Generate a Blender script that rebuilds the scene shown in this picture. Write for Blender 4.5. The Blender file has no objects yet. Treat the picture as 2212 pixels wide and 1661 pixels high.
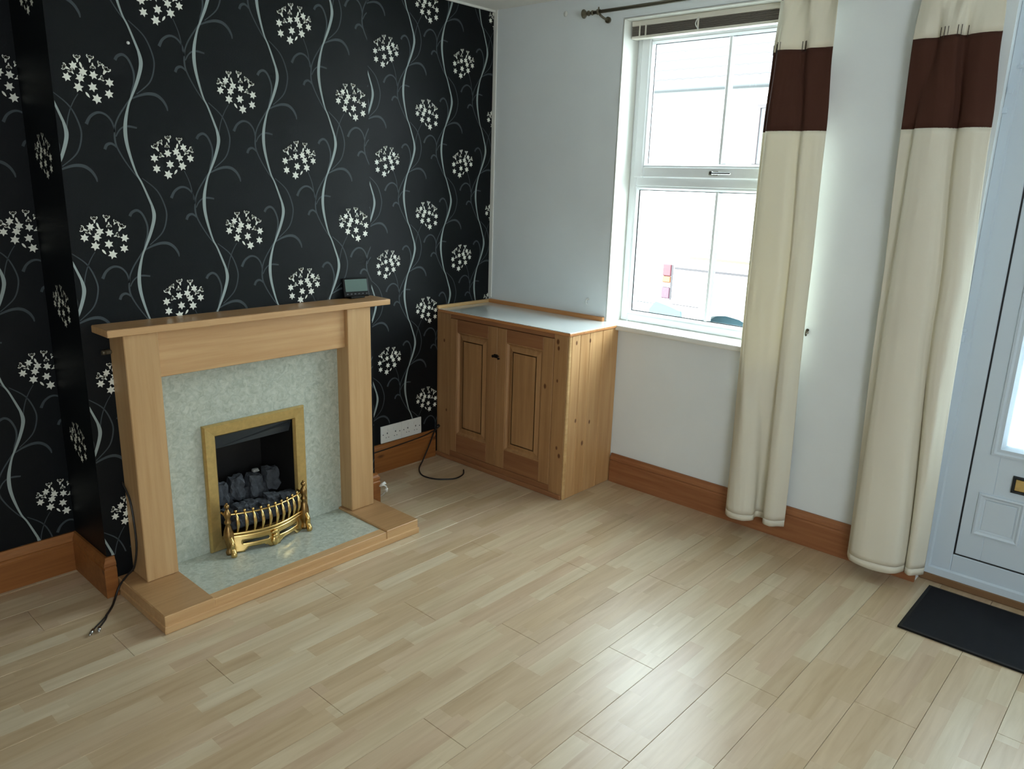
import bpy, bmesh, math, random
from math import sin, cos, pi, radians
from mathutils import Vector, Matrix, noise as mnoise
random.seed(7)
C = bpy.context.scene.collection
SC = bpy.context.scene

# ------------------------------------------------------------------ camera, world, light, exposure
CAM = dict(f=1661.4383, x=-3.4385, y=-3.2982, z=1.624, yaw=0.7304, pitch=-0.2576, roll=0.0303)
def make_camera():
    cd = bpy.data.cameras.new('camera'); co = bpy.data.objects.new('camera', cd); C.objects.link(co)
    cy, sy, cp, sp = cos(CAM['yaw']), sin(CAM['yaw']), cos(CAM['pitch']), sin(CAM['pitch'])
    F = Vector((cp*cy, cp*sy, sp)); R = Vector((sy, -cy, 0)); U = R.cross(F)
    cr, sr = cos(CAM['roll']), sin(CAM['roll'])
    R2 = cr*R + sr*U; U2 = -sr*R + cr*U
    m = Matrix((R2, U2, -F)).transposed().to_4x4(); m.translation = (CAM['x'], CAM['y'], CAM['z'])
    co.matrix_world = m
    cd.sensor_width = 36; cd.sensor_fit = 'HORIZONTAL'; cd.lens = CAM['f']/2212*36
    cd.clip_start = 0.02; cd.clip_end = 200
    SC.camera = co
make_camera()

W = bpy.data.worlds.new('overcast_sky'); SC.world = W; W.use_nodes = True
bg = W.node_tree.nodes['Background']
bg.inputs[0].default_value = (0.84, 0.95, 1.0, 1); bg.inputs[1].default_value = 10.6

def area(name, loc, rot, sx, sy, power, col=(1, 1, 1), portal=False):
    l = bpy.data.lights.new(name, 'AREA'); l.shape = 'RECTANGLE'; l.size = sx; l.size_y = sy
    l.energy = power; l.color = col
    o = bpy.data.objects.new(name, l); C.objects.link(o); o.location = loc; o.rotation_euler = rot
    if portal: l.cycles.is_portal = True
    return o
# portals guide the sky light through the two real openings
area('window_portal', (0.16, -1.396, 1.65), (0, radians(90), 0), 1.5, 1.0, 0, portal=True)
area('door_portal', (0.13, -3.09, 1.3), (0, radians(90), 0), 1.5, 0.62, 0, portal=True)
# soft cool fill light added behind the photographer; the rear wall has no window
area('rear_fill_light', (-3.7, -4.9, 1.5), (radians(90), 0, radians(-32)), 1.5, 1.3, 40, (0.86, 0.94, 1.0))
SC.view_settings.view_transform = 'Standard'; SC.view_settings.look = 'None'
SC.view_settings.exposure = 0.84; SC.view_settings.gamma = 1.0
SC.view_settings.use_curve_mapping = False
try:
    SC.cycles.max_bounces = 12; SC.cycles.diffuse_bounces = 6; SC.cycles.transparent_max_bounces = 12
    SC.cycles.sample_clamp_indirect = 0; W.cycles.sampling_method = 'MANUAL'; W.cycles.sample_map_resolution = 256; SC.cycles.caustics_reflective = False; SC.cycles.caustics_refractive = False
    SC.cycles.use_denoising = True
except Exception: pass

# ------------------------------------------------------------------ helpers
def S(r, g, b):
    f = lambda c: (c/255/12.92) if c/255 <= 0.04045 else ((c/255+0.055)/1.055)**2.4
    return (f(r), f(g), f(b), 1)

def material(name):
    m = bpy.data.materials.new(name); m.use_nodes = True
    nt = m.node_tree; return m, nt, nt.nodes['Principled BSDF'], nt.nodes['Material Output']

def plain(name, col, rough=0.5, metal=0.0, spec=0.5, var=0.0, vscale=30, bump=0.0, bscale=200, coat=0.0):
    m, nt, p, o = material(name)
    p.inputs['Base Color'].default_value = col; p.inputs['Roughness'].default_value = rough
    p.inputs['Metallic'].default_value = metal; p.inputs['Specular IOR Level'].default_value = spec
    p.inputs['Coat Weight'].default_value = coat
    g = nt.nodes.new('ShaderNodeNewGeometry')
    if var > 0:
        n = nt.nodes.new('ShaderNodeTexNoise'); n.inputs['Scale'].default_value = vscale; n.inputs['Detail'].default_value = 5
        nt.links.new(g.outputs['Position'], n.inputs['Vector'])
        r = nt.nodes.new('ShaderNodeValToRGB')
        r.color_ramp.elements[0].position = 0.3; r.color_ramp.elements[1].position = 0.7
        r.color_ramp.elements[0].color = tuple(c*(1-var) for c in col[:3])+(1,)
        r.color_ramp.elements[1].color = tuple(min(1, c*(1+var)) for c in col[:3])+(1,)
        nt.links.new(n.outputs['Fac'], r.inputs['Fac']); nt.links.new(r.outputs['Color'], p.inputs['Base Color'])
    if bump > 0:
        n2 = nt.nodes.new('ShaderNodeTexNoise'); n2.inputs['Scale'].default_value = bscale; n2.inputs['Detail'].default_value = 3
        nt.links.new(g.outputs['Position'], n2.inputs['Vector'])
        b = nt.nodes.new('ShaderNodeBump'); b.inputs['Strength'].default_value = bump; b.inputs['Distance'].default_value = 0.002
        nt.links.new(n2.outputs['Fac'], b.inputs['Height']); nt.links.new(b.outputs['Normal'], p.inputs['Normal'])
    return m

def wood(name, light, dark, axis='Z', rough=0.42, scale=1.0, knots=False, knotcol=None, contrast=1.0, spots=()):
    """timber: grain streaks stretched along one world axis, optional knots"""
    m, nt, p, o = material(name)
    N = nt.nodes; L = nt.links
    g = N.new('ShaderNodeNewGeometry')
    mp = N.new('ShaderNodeMapping'); k = {'X': (0.05, 1, 1), 'Y': (1, 0.05, 1), 'Z': (1, 1, 0.05)}[axis]
    mp.inputs['Scale'].default_value = tuple(v*scale for v in k)
    L.new(g.outputs['Position'], mp.inputs['Vector'])
    n = N.new('ShaderNodeTexNoise'); n.inputs['Scale'].default_value = 55; n.inputs['Detail'].default_value = 6; n.inputs['Roughness'].default_value = 0.6
    L.new(mp.outputs[0], n.inputs['Vector'])
    n2 = N.new('ShaderNodeTexNoise'); n2.inputs['Scale'].default_value = 9; n2.inputs['Detail'].default_value = 3
    L.new(mp.outputs[0], n2.inputs['Vector'])
    mx = N.new('ShaderNodeMath'); mx.operation = 'ADD'
    h1 = N.new('ShaderNodeMath'); h1.operation = 'MULTIPLY'; h1.inputs[1].default_value = 0.55; L.new(n.outputs['Fac'], h1.inputs[0])
    h2 = N.new('ShaderNodeMath'); h2.operation = 'MULTIPLY'; h2.inputs[1].default_value = 0.45; L.new(n2.outputs['Fac'], h2.inputs[0])
    L.new(h1.outputs[0], mx.inputs[0]); L.new(h2.outputs[0], mx.inputs[1])
    r = N.new('ShaderNodeValToRGB'); r.color_ramp.elements[0].position = 0.5-0.14/contrast; r.color_ramp.elements[1].position = 0.5+0.14/contrast
    r.color_ramp.elements[0].color = dark; r.color_ramp.elements[1].color = light
    L.new(mx.outputs[0], r.inputs['Fac'])
    out = r.outputs['Color']
    if knots:
        mk = N.new('ShaderNodeMapping'); s = {'X': (0.45, 1, 1), 'Y': (1, 0.45, 1), 'Z': (1, 1, 0.45)}[axis]
        mk.inputs['Scale'].default_value = s; L.new(g.outputs['Position'], mk.inputs['Vector'])
        v = N.new('ShaderNodeTexVoronoi'); v.inputs['Scale'].default_value = 7.5; v.inputs['Randomness'].default_value = 1.0
        L.new(mk.outputs[0], v.inputs['Vector'])
        rr = N.new('ShaderNodeValToRGB'); rr.color_ramp.elements[0].position = 0.03; rr.color_ramp.elements[1].position = 0.11
        rr.color_ramp.elements[0].color = (1, 1, 1, 1); rr.color_ramp.elements[1].color = (0, 0, 0, 1)
        L.new(v.outputs['Distance'], rr.inputs['Fac'])
        mm = N.new('ShaderNodeMixRGB'); mm.inputs[2].default_value = knotcol or S(95, 55, 28)
        L.new(rr.outputs['Color'], mm.inputs[0]); L.new(out, mm.inputs[1]); out = mm.outputs[0]
    for sx, sy, sz, sr in spots:          # single knots of this timber, each at its own place
        vm = N.new('ShaderNodeVectorMath'); vm.operation = 'SUBTRACT'; vm.inputs[1].default_value = (sx, sy, sz); L.new(g.outputs['Position'], vm.inputs[0])
        vs_ = N.new('ShaderNodeVectorMath'); vs_.operation = 'MULTIPLY'; vs_.inputs[1].default_value = (1/sr, 1/sr, 0.62/sr); L.new(vm.outputs[0], vs_.inputs[0])
        ln = N.new('ShaderNodeVectorMath'); ln.operation = 'LENGTH'; L.new(vs_.outputs[0], ln.inputs[0])
        kr = N.new('ShaderNodeValToRGB'); kr.color_ramp.elements[0].position = 0.55; kr.color_ramp.elements[0].color = (0.9, 0.9, 0.9, 1)
        kr.color_ramp.elements[1].position = 1.0; kr.color_ramp.elements[1].color = (0, 0, 0, 1); L.new(ln.outputs['Value'], kr.inputs['Fac'])
        km = N.new('ShaderNodeMixRGB'); km.inputs[2].default_value = knotcol or S(95, 55, 28); L.new(kr.outputs['Color'], km.inputs[0]); L.new(out, km.inputs[1]); out = km.outputs[0]
    L.new(out, p.inputs['Base Color'])
    p.inputs['Roughness'].default_value = rough; p.inputs['Specular IOR Level'].default_value = 0.4
    b = N.new('ShaderNodeBump'); b.inputs['Strength'].default_value = 0.08; b.inputs['Distance'].default_value = 0.001
    L.new(n.outputs['Fac'], b.inputs['Height']); L.new(b.outputs['Normal'], p.inputs['Normal'])
    return m

class MB:
    """collects shapes in world coordinates"""
    def __init__(s): s.bm = bmesh.new()
    def box(s, x0, x1, y0, y1, z0, z1, bev=0.0, seg=1, mi=0):
        x0, x1 = sorted((x0, x1)); y0, y1 = sorted((y0, y1)); z0, z1 = sorted((z0, z1))
        t = bmesh.new()
        vs = [t.verts.new((x, y, z)) for x in (x0, x1) for y in (y0, y1) for z in (z0, z1)]
        for f in ((0, 1, 3, 2), (4, 6, 7, 5), (0, 4, 5, 1), (2, 3, 7, 6), (0, 2, 6, 4), (1, 5, 7, 3)):
            t.faces.new([vs[i] for i in f])
        if bev > 0:
            bev = min(bev, 0.45*min(x1-x0, y1-y0, z1-z0))
            bmesh.ops.bevel(t, geom=t.edges[:], offset=bev, segments=seg, affect='EDGES', profile=0.5)
        s.merge(t, mi); return s
    def merge(s, t, mi=0, M=None):
        if M is not None: bmesh.ops.transform(t, matrix=M, verts=t.verts[:])
        bmesh.ops.recalc_face_normals(t, faces=t.faces[:])
        mp = {}
        for v in t.verts: mp[v] = s.bm.verts.new(v.co)
        for f in t.faces:
            try:
                nf = s.bm.faces.new([mp[v] for v in f.verts]); nf.material_index = mi or f.material_index; nf.smooth = f.smooth
            except ValueError: pass
        t.free(); return s
    def poly(s, pts, mi=0):
        f = s.bm.faces.new([s.bm.verts.new(p) for p in pts]); f.material_index = mi; return f
    def prism(s, pts, d, mi=0, bev=0.0):
        """closed polygon (3-D points) extruded by vector d"""
        t = bmesh.new(); f = t.faces.new([t.verts.new(p) for p in pts])
        r = bmesh.ops.extrude_face_region(t, geom=[f])
        vs = [e for e in r['geom'] if isinstance(e, bmesh.types.BMVert)]
        bmesh.ops.translate(t, vec=d, verts=vs)
        if bev > 0: bmesh.ops.bevel(t, geom=t.edges[:], offset=bev, segments=1, affect='EDGES')
        s.merge(t, mi); return s
    def cyl(s, p0, p1, r0, r1=None, seg=16, mi=0, caps=True, smooth=True):
        p0, p1 = Vector(p0), Vector(p1); r1 = r0 if r1 is None else r1
        s.lathe(p0, (p1-p0).normalized(), [(0, r0), ((p1-p0).length, r1)], seg, mi, caps, smooth); return s
    def lathe(s, p0, axis, prof, seg=16, mi=0, caps=True, smooth=True):
        p0 = Vector(p0); a = Vector(axis).normalized()
        u = a.orthogonal().normalized(); v = a.cross(u); t = bmesh.new(); rings = []
        for h, r in prof:
            if r < 1e-5: rings.append([t.verts.new(p0+a*h)])
            else: rings.append([t.verts.new(p0+a*h+(u*cos(2*pi*i/seg)+v*sin(2*pi*i/seg))*r) for i in range(seg)])
        for A, B in zip(rings, rings[1:]):
            for i in range(seg):
                j = (i+1) % seg
                if len(A) == 1 and len(B) == 1: continue
                if len(A) == 1: f = t.faces.new((A[0], B[i], B[j]))
                elif len(B) == 1: f = t.faces.new((A[i], A[j], B[0]))
                else: f = t.faces.new((A[i], A[j], B[j], B[i]))
                f.smooth = smooth
        if caps:
            for R in (rings[0], rings[-1]):
                if len(R) > 1: t.faces.new(R)
        s.merge(t, mi); return s
    def ball(s, c, r, seg=10, mi=0, sc=(1, 1, 1)):
        t = bmesh.new(); bmesh.ops.create_uvsphere(t, u_segments=seg, v_segments=max(5, seg//2+1), radius=r)
        for f in t.faces: f.smooth = True
        s.merge(t, mi, Matrix.Translation(c) @ Matrix.Diagonal((*sc, 1))); return s
    def tube(s, pts, r, seg=8, mi=0, samples=6, closed=False):
        """round tube along a smooth path; r may be a list"""
        P = catmull([Vector(p) for p in pts], samples) if samples > 1 else [Vector(p) for p in pts]
        n = len(P); R = r if callable(r) else (lambda t: r)
        t = bmesh.new(); rings = []; up = None
        for i, p in enumerate(P):
            d = (P[min(i+1, n-1)]-P[max(i-1, 0)]).normalized()
            if up is None: up = d.orthogonal().normalized()
            up = (up - d*up.dot(d)).normalized(); v = d.cross(up); rr = R(i/(n-1))
            rings.append([t.verts.new(p+(up*cos(2*pi*k/seg)+v*sin(2*pi*k/seg))*rr) for k in range(seg)])
        for A, B in zip(rings, rings[1:]):
            for k in range(seg):
                f = t.faces.new((A[k], A[(k+1) % seg], B[(k+1) % seg], B[k])); f.smooth = True
        t.faces.new(rings[0]); t.faces.new(rings[-1])
        s.merge(t, mi); return s
    def sweep(s, prof, path, mi=0):
        """profile (outward, z) swept along a plan polyline with mitred corners; outward = right-hand side"""
        P = [Vector(p) for p in path]; n = len(P); t = bmesh.new(); rings = []
        for i, p in enumerate(P):
            ds = []
            if i > 0: ds.append((P[i]-P[i-1]).normalized())
            if i < n-1: ds.append((P[i+1]-P[i]).normalized())
            ns = [Vector((d.y, -d.x)) for d in ds]
            m = sum(ns, Vector((0, 0)))
            m = m/(m.length_squared)*2 if len(ns) == 2 else m
            if len(ns) == 2: m = (ns[0]+ns[1])/(1+ns[0].dot(ns[1]))
            rings.append([t.verts.new((p.x+m.x*a, p.y+m.y*a, z)) for a, z in prof])
        k = len(prof)
        for A, B in zip(rings, rings[1:]):
            for i in range(k): t.faces.new((A[i], A[(i+1) % k], B[(i+1) % k], B[i]))
        t.faces.new(rings[0]); t.faces.new(rings[-1])
        s.merge(t, mi); return s
    def ring_frame(s, org, u, v, n, w, h, prof, mi=0, closed_rect=True):
        """moulding (inset, height) mitred round a rectangle with corner org, sides u*w, v*h, normal n"""
        org, u, v, n = Vector(org), Vector(u), Vector(v), Vector(n); t = bmesh.new(); rings = []
        for cu, cv, su, sv in ((0, 0, 1, 1), (w, 0, -1, 1), (w, h, -1, -1), (0, h, 1, -1)):
            rings.append([t.verts.new(org+u*(cu+su*a)+v*(cv+sv*a)+n*b) for a, b in prof])
        k = len(prof)
        for q in range(4):
            A, B = rings[q], rings[(q+1) % 4]
            for i in range(k): t.faces.new((A[i], A[(i+1) % k], B[(i+1) % k], B[i]))
        s.merge(t, mi); return s

def catmull(P, m):
    out = []; n = len(P)
    for i in range(n-1):
        a, b, c, d = P[max(i-1, 0)], P[i], P[i+1], P[min(i+2, n-1)]
        for k in range(m):
            t = k/m
            out.append(0.5*((2*b)+(c-a)*t+(2*a-5*b+4*c-d)*t*t+(3*b-a-3*c+d)*t*t*t))
    out.append(P[-1]); return out

def wpos(o):
    p = Vector((0, 0, 0))
    while o is not None: p = p+o.location; o = o.parent
    return p
def obj(name, mb, mats, parent=None, origin=None, smooth=False, label=None):
    """link the collected shapes as ONE mesh object; vertices are given in world coordinates"""
    me = bpy.data.meshes.new(name); bm = mb.bm if isinstance(mb, MB) else mb
    base = wpos(parent) if parent else Vector((0, 0, 0))
    if origin is None:
        if bm.verts:
            xs = [v.co for v in bm.verts]
            lo = Vector([min(v[i] for v in xs) for i in range(3)]); hi = Vector([max(v[i] for v in xs) for i in range(3)])
            origin = Vector(((lo.x+hi.x)/2, (lo.y+hi.y)/2, lo.z))
        else: origin = base
    origin = Vector(origin)
    bmesh.ops.translate(bm, vec=-origin, verts=bm.verts[:])
    bm.to_mesh(me); bm.free()
    for m in (mats if isinstance(mats, (list, tuple)) else [mats]): me.materials.append(m)
    o = bpy.data.objects.new(name, me); C.objects.link(o)
    if parent: o.parent = parent
    o.location = origin-base
    if label: o['label'] = label
    return o
def thing(name, label, cat, loc, group=None):
    o = bpy.data.objects.new(name, None); C.objects.link(o); o.location = loc; o.empty_display_size = 0.1
    o['label'] = label; o['category'] = cat
    if group: o['group'] = group
    return o
def tag(o, label, cat, group=None):
    o['label'] = label; o['category'] = cat
    if group: o['group'] = group
    return o
def structure(o, label=None, cat=None):
    o['kind'] = 'structure'
    if label: o['label'] = label
    if cat: o['category'] = cat
    return o
def sempty(name, loc, label, cat):
    o = bpy.data.objects.new(name, None); C.objects.link(o); o.location = loc
    return structure(o, label, cat)

# ------------------------------------------------------------------ materials
M = {}
M['black_paper'] = plain('black_wallpaper', S(10, 14, 17), 0.48, spec=0.17, var=0.08, vscale=3, bump=0.25, bscale=420)
M['print_white'] = plain('white_print', S(222, 224, 214), 0.5, spec=0.4)
M['print_vine'] = plain('silver_vine_print', S(142, 154, 153), 0.5, spec=0.3)
M['print_grey'] = plain('grey_leaf_print', S(62, 70, 74), 0.5, spec=0.2)
M['white_wall'] = plain('white_emulsion', S(222, 228, 230), 0.85, spec=0.2, var=0.03, vscale=2.5, bump=0.15, bscale=90)
M['side_wall'] = plain('buff_emulsion', S(205, 202, 192), 0.85, spec=0.2)
M['reveal'] = plain('white_reveal_paint', S(225, 226, 220), 0.6, spec=0.3)
M['ceiling'] = plain('ceiling_paint', S(236, 236, 232), 0.9, spec=0.2)
M['beech'] = wood('beech_veneer', S(192, 158, 115), S(174, 138, 95), 'Z', 0.4, 1.0)
M['beech_x'] = wood('beech_veneer_lengthwise', S(196, 160, 116), S(178, 138, 95), 'X', 0.36, 1.0)
M['beech_dark'] = wood('beech_top_veneer', S(176, 139, 98), S(152, 115, 76), 'X', 0.3, 1.0)
M['pine_skirting_x'] = wood('stained_pine_x', S(156, 102, 54), S(124, 74, 34), 'X', 0.42, 0.8, True, S(74, 36, 14))
M['pine_skirting_y'] = wood('stained_pine_y', S(166, 114, 76), S(134, 84, 52), 'Y', 0.42, 0.8, True, S(74, 36, 14))
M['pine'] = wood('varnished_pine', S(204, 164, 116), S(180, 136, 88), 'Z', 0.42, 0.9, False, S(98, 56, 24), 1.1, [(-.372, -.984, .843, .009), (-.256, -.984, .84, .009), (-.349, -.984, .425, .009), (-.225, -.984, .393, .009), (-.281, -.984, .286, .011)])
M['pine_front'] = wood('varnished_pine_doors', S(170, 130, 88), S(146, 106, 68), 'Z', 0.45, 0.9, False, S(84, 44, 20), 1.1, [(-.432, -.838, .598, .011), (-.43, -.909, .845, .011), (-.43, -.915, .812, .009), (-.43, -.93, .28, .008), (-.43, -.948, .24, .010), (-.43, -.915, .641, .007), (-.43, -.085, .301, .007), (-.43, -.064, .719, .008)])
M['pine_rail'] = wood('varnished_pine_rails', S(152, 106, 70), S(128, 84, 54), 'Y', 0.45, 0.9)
M['pine_edge_x'] = wood('pine_edging_x', S(214, 180, 130), S(188, 150, 100), 'X', 0.4)
M['pine_edge_y'] = wood('pine_edging_y', S(196, 140, 90), S(168, 110, 62), 'Y', 0.4)
M['laminate_white'] = plain('white_laminate', S(222, 228, 226), 0.16, spec=0.9, coat=0.6)
M['upvc'] = plain('white_upvc', S(238, 243, 245), 0.3, spec=0.5)
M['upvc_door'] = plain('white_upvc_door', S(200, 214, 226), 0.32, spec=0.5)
M['spacer'] = plain('teal_grey_spacer', S(96, 112, 114), 0.5)
M['gasket'] = plain('black_rubber_gasket', S(22, 24, 26), 0.6)
M['plastic_white'] = plain('white_plastic', S(216, 218, 214), 0.35)
M['blind'] = plain('cream_blind_rail', S(224, 220, 208), 0.4)
M['blind_slat'] = plain('brown_blind_slats', S(112, 104, 98), 0.5)
M['brass'] = plain('polished_brass', S(214, 182, 118), 0.26, 1.0, var=0.1, vscale=40)
M['brass_satin'] = plain('satin_brass', S(208, 182, 122), 0.42, 0.9, var=0.08, vscale=60)
M['brass_old'] = plain('aged_brass', S(150, 120, 76), 0.35, 1.0, var=0.25, vscale=60)
M['soot'] = plain('black_firebox', S(18, 17, 17), 0.55)
M['hood'] = plain('dark_grey_metal_hood', S(62, 68, 74), 0.35, 0.3)
M['coal'] = plain('ceramic_coal', S(58, 62, 68), 0.8, var=0.3, vscale=60, bump=0.6, bscale=180)
M['ash'] = plain('pale_ash_coal', S(140, 140, 138), 0.9)
M['bronze'] = plain('dark_bronze_metal', S(92, 86, 70), 0.35, 0.4)
M['chrome'] = plain('chrome_metal', S(190, 192, 194), 0.2, 1.0)
M['iron'] = plain('dark_iron', S(40, 34, 30), 0.5, 0.6)
M['cable'] = plain('black_cable', S(22, 20, 20), 0.45)
M['mat'] = plain('black_rubber_mat', S(17, 19, 25), 0.85, spec=0.25, var=0.15, vscale=8, bump=0.5, bscale=500)
M['device'] = plain('black_device_plastic', S(10, 11, 12), 0.5, spec=0.25)
M['lcd'] = plain('grey_green_lcd', S(88, 108, 102), 0.3)
M['btn'] = plain('grey_button', S(84, 88, 88), 0.4)
M['thread'] = plain('dark_brown_thread', S(50, 40, 32), 0.9)
M['door_edge'] = plain('oak_threshold', S(120, 90, 60), 0.5)
# marble
def marble():
    m, nt, p, o = material('cream_grey_marble'); N = nt.nodes; L = nt.links
    g = N.new('ShaderNodeNewGeometry')
    n = N.new('ShaderNodeTexNoise'); n.inputs['Scale'].default_value = 38; n.inputs['Detail'].default_value = 8; n.inputs['Roughness'].default_value = 0.65; n.inputs['Distortion'].default_value = 1.2
    L.new(g.outputs['Position'], n.inputs['Vector'])
    v = N.new('ShaderNodeTexVoronoi'); v.inputs['Scale'].default_value = 55; v.feature = 'SMOOTH_F1'
    L.new(g.outputs['Position'], v.inputs['Vector'])
    r = N.new('ShaderNodeValToRGB'); r.color_ramp.elements[0].position = 0.32; r.color_ramp.elements[0].color = S(160, 168, 158)
    r.color_ramp.elements[1].position = 0.66; r.color_ramp.elements[1].color = S(194, 201, 190)
    L.new(n.outputs['Fac'], r.inputs['Fac'])
    r2 = N.new('ShaderNodeValToRGB'); r2.color_ramp.elements[0].position = 0.0; r2.color_ramp.elements[0].color = (1, 1, 1, 1)
    r2.color_ramp.elements[1].position = 0.6; r2.color_ramp.elements[1].color = (0.9, 0.89, 0.86, 1)
    L.new(v.outputs['Distance'], r2.inputs['Fac'])
    mx = N.new('ShaderNodeMixRGB'); mx.blend_type = 'MULTIPLY'; mx.inputs[0].default_value = 1
    L.new(r.outputs[0], mx.inputs[1]); L.new(r2.outputs[0], mx.inputs[2]); L.new(mx.outputs[0], p.inputs['Base Color'])
    p.inputs['Roughness'].default_value = 0.2; p.inputs['Specular IOR Level'].default_value = 0.5
    return m
M['marble'] = marble()
# laminate floor: three strips per board, each strip cut in staves of varying tint
def laminate():
    m, nt, p, o = material('maple_strip_laminate'); N = nt.nodes; L = nt.links
    g = N.new('ShaderNodeNewGeometry'); sp = N.new('ShaderNodeSeparateXYZ'); L.new(g.outputs['Position'], sp.inputs[0])
    def mth(op, a, b=None, c=None):
        n = N.new('ShaderNodeMath'); n.operation = op
        for i, v in enumerate((a, b, c)):
            if v is None: continue
            if isinstance(v, (int, float)): n.inputs[i].default_value = v
            else: L.new(v, n.inputs[i])
        return n.outputs[0]
    row = mth('FLOOR', mth('DIVIDE', mth('ADD', sp.outputs['Y'], 2.127+0.19*40), 0.19/3))
    w1 = N.new('ShaderNodeTexWhiteNoise'); w1.noise_dimensions = '1D'; L.new(row, w1.inputs['W'])
    xs = mth('DIVIDE', mth('ADD', sp.outputs['X'], mth('MULTIPLY', w1.outputs['Value'], 3.0)), 0.36)
    wob = N.new('ShaderNodeTexNoise'); wob.noise_dimensions = '1D'; wob.inputs['Scale'].default_value = 1.0
    L.new(mth('ADD', xs, mth('MULTIPLY', row, 17.3)), wob.inputs['W'])
    seg = mth('FLOOR', mth('ADD', xs, mth('MULTIPLY', wob.outputs['Fac'], 0.8)))
    w2 = N.new('ShaderNodeTexWhiteNoise'); w2.noise_dimensions = '2D'
    cv = N.new('ShaderNodeCombineXYZ'); L.new(row, cv.inputs[0]); L.new(seg, cv.inputs[1]); L.new(cv.outputs[0], w2.inputs['Vector'])
    r = N.new('ShaderNodeValToRGB'); e = r.color_ramp.elements
    e[0].position = 0; e[0].color = S(183, 161, 131); e[1].position = 1; e[1].color = S(201, 186, 159)
    for pos, c in ((0.2, S(188, 166, 135)), (0.42, S(194, 173, 146)), (0.55, S(188, 165, 138)), (0.75, S(196, 178, 149))):
        x = e.new(pos); x.color = c
    L.new(w2.outputs['Value'], r.inputs['Fac'])
    # grain
    mp = N.new('ShaderNodeMapping'); mp.inputs['Scale'].default_value = (0.12, 1.4, 1); L.new(g.outputs['Position'], mp.inputs['Vector'])
    ad = N.new('ShaderNodeVectorMath'); ad.operation = 'ADD'; L.new(mp.outputs[0], ad.inputs[0]); L.new(w2.outputs['Color'], ad.inputs[1])
    n = N.new('ShaderNodeTexNoise'); n.inputs['Scale'].default_value = 26; n.inputs['Detail'].default_value = 7; n.inputs['Distortion'].default_value = 0.6
    L.new(ad.outputs[0], n.inputs['Vector'])
    rg = N.new('ShaderNodeValToRGB'); rg.color_ramp.elements[0].position = 0.3; rg.color_ramp.elements[0].color = (0.84, 0.80, 0.75, 1)
    rg.color_ramp.elements[1].position = 0.68; rg.color_ramp.elements[1].color = (1.03, 1.03, 1.03, 1)
    L.new(n.outputs['Fac'], rg.inputs['Fac'])
    mx = N.new('ShaderNodeMixRGB'); mx.blend_type = 'MULTIPLY'; mx.inputs[0].default_value = 1
    L.new(r.outputs[0], mx.inputs[1]); L.new(rg.outputs[0], mx.inputs[2]); L.new(mx.outputs[0], p.inputs['Base Color'])
    p.inputs['Roughness'].default_value = 0.33; p.inputs['Specular IOR Level'].default_value = 0.62
    return m
M['laminate'] = laminate()
M['joint'] = plain('dark_floor_joint', S(96, 74, 50), 0.7)
# curtain cloth
def cloth(name, col, trans, tcol):
    m, nt, p, o = material(name); N = nt.nodes; L = nt.links
    p.inputs['Base Color'].default_value = col; p.inputs['Roughness'].default_value = 0.9; p.inputs['Specular IOR Level'].default_value = 0.1
    g = N.new('ShaderNodeNewGeometry'); n = N.new('ShaderNodeTexNoise'); n.inputs['Scale'].default_value = 260
    mp = N.new('ShaderNodeMapping'); mp.inputs['Scale'].default_value = (1, 1, 0.35)
    L.new(g.outputs['Position'], mp.inputs['Vector']); L.new(mp.outputs[0], n.inputs['Vector'])
    b = N.new('ShaderNodeBump'); b.inputs['Strength'].default_value = 0.25; b.inputs['Distance'].default_value = 0.001
    L.new(n.outputs['Fac'], b.inputs['Height']); L.new(b.outputs['Normal'], p.inputs['Normal'])
    t = N.new('ShaderNodeBsdfTranslucent'); t.inputs[0].default_value = tcol
    mx = N.new('ShaderNodeMixShader'); mx.inputs[0].default_value = trans
    L.new(p.outputs[0], mx.inputs[1]); L.new(t.outputs[0], mx.inputs[2]); L.new(mx.outputs[0], o.inputs['Surface'])
    return m
M['cream_cloth'] = cloth('cream_curtain_cloth', S(226, 222, 207), 0.14, S(236, 224, 186))
M['brown_cloth'] = cloth('brown_faux_suede', S(72, 46, 38), 0.004, S(80, 50, 40))
# glass
def glass(name, frost):
    m, nt, p, o = material(name); N = nt.nodes; L = nt.links
    tr = N.new('ShaderNodeBsdfTransparent'); tr.inputs[0].default_value = (0.97, 0.99, 0.985, 1)
    gl = N.new('ShaderNodeBsdfGlossy'); gl.inputs['Roughness'].default_value = 0.02
    fr = N.new('ShaderNodeFresnel'); fr.inputs['IOR'].default_value = 1.45
    gm = N.new('ShaderNodeNewGeometry'); inv = N.new('ShaderNodeMath'); inv.operation = 'SUBTRACT'; inv.inputs[0].default_value = 1.0; L.new(gm.outputs['Backfacing'], inv.inputs[1])
    mu = N.new('ShaderNodeMath'); mu.operation = 'MULTIPLY'; L.new(fr.outputs[0], mu.inputs[0]); L.new(inv.outputs[0], mu.inputs[1])
    mx = N.new('ShaderNodeMixShader'); L.new(mu.outputs[0], mx.inputs[0]); L.new(tr.outputs[0], mx.inputs[1]); L.new(gl.outputs[0], mx.inputs[2])
    out = mx.outputs[0]
    if frost:
        tl = N.new('ShaderNodeBsdfTranslucent'); tl.inputs[0].default_value = (0.72, 0.76, 0.77, 1)
        m2 = N.new('ShaderNodeMixShader'); m2.inputs[0].default_value = frost; tr.inputs[0].default_value = (0.8, 0.84, 0.84, 1)
        L.new(out, m2.inputs[1]); L.new(tl.outputs[0], m2.inputs[2]); out = m2.outputs[0]
    L.new(out, o.inputs['Surface']); return m
M['glass'] = glass('clear_window_glass', 0)
M['glass_obscure'] = glass('obscured_door_glass', 0.75)

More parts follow.
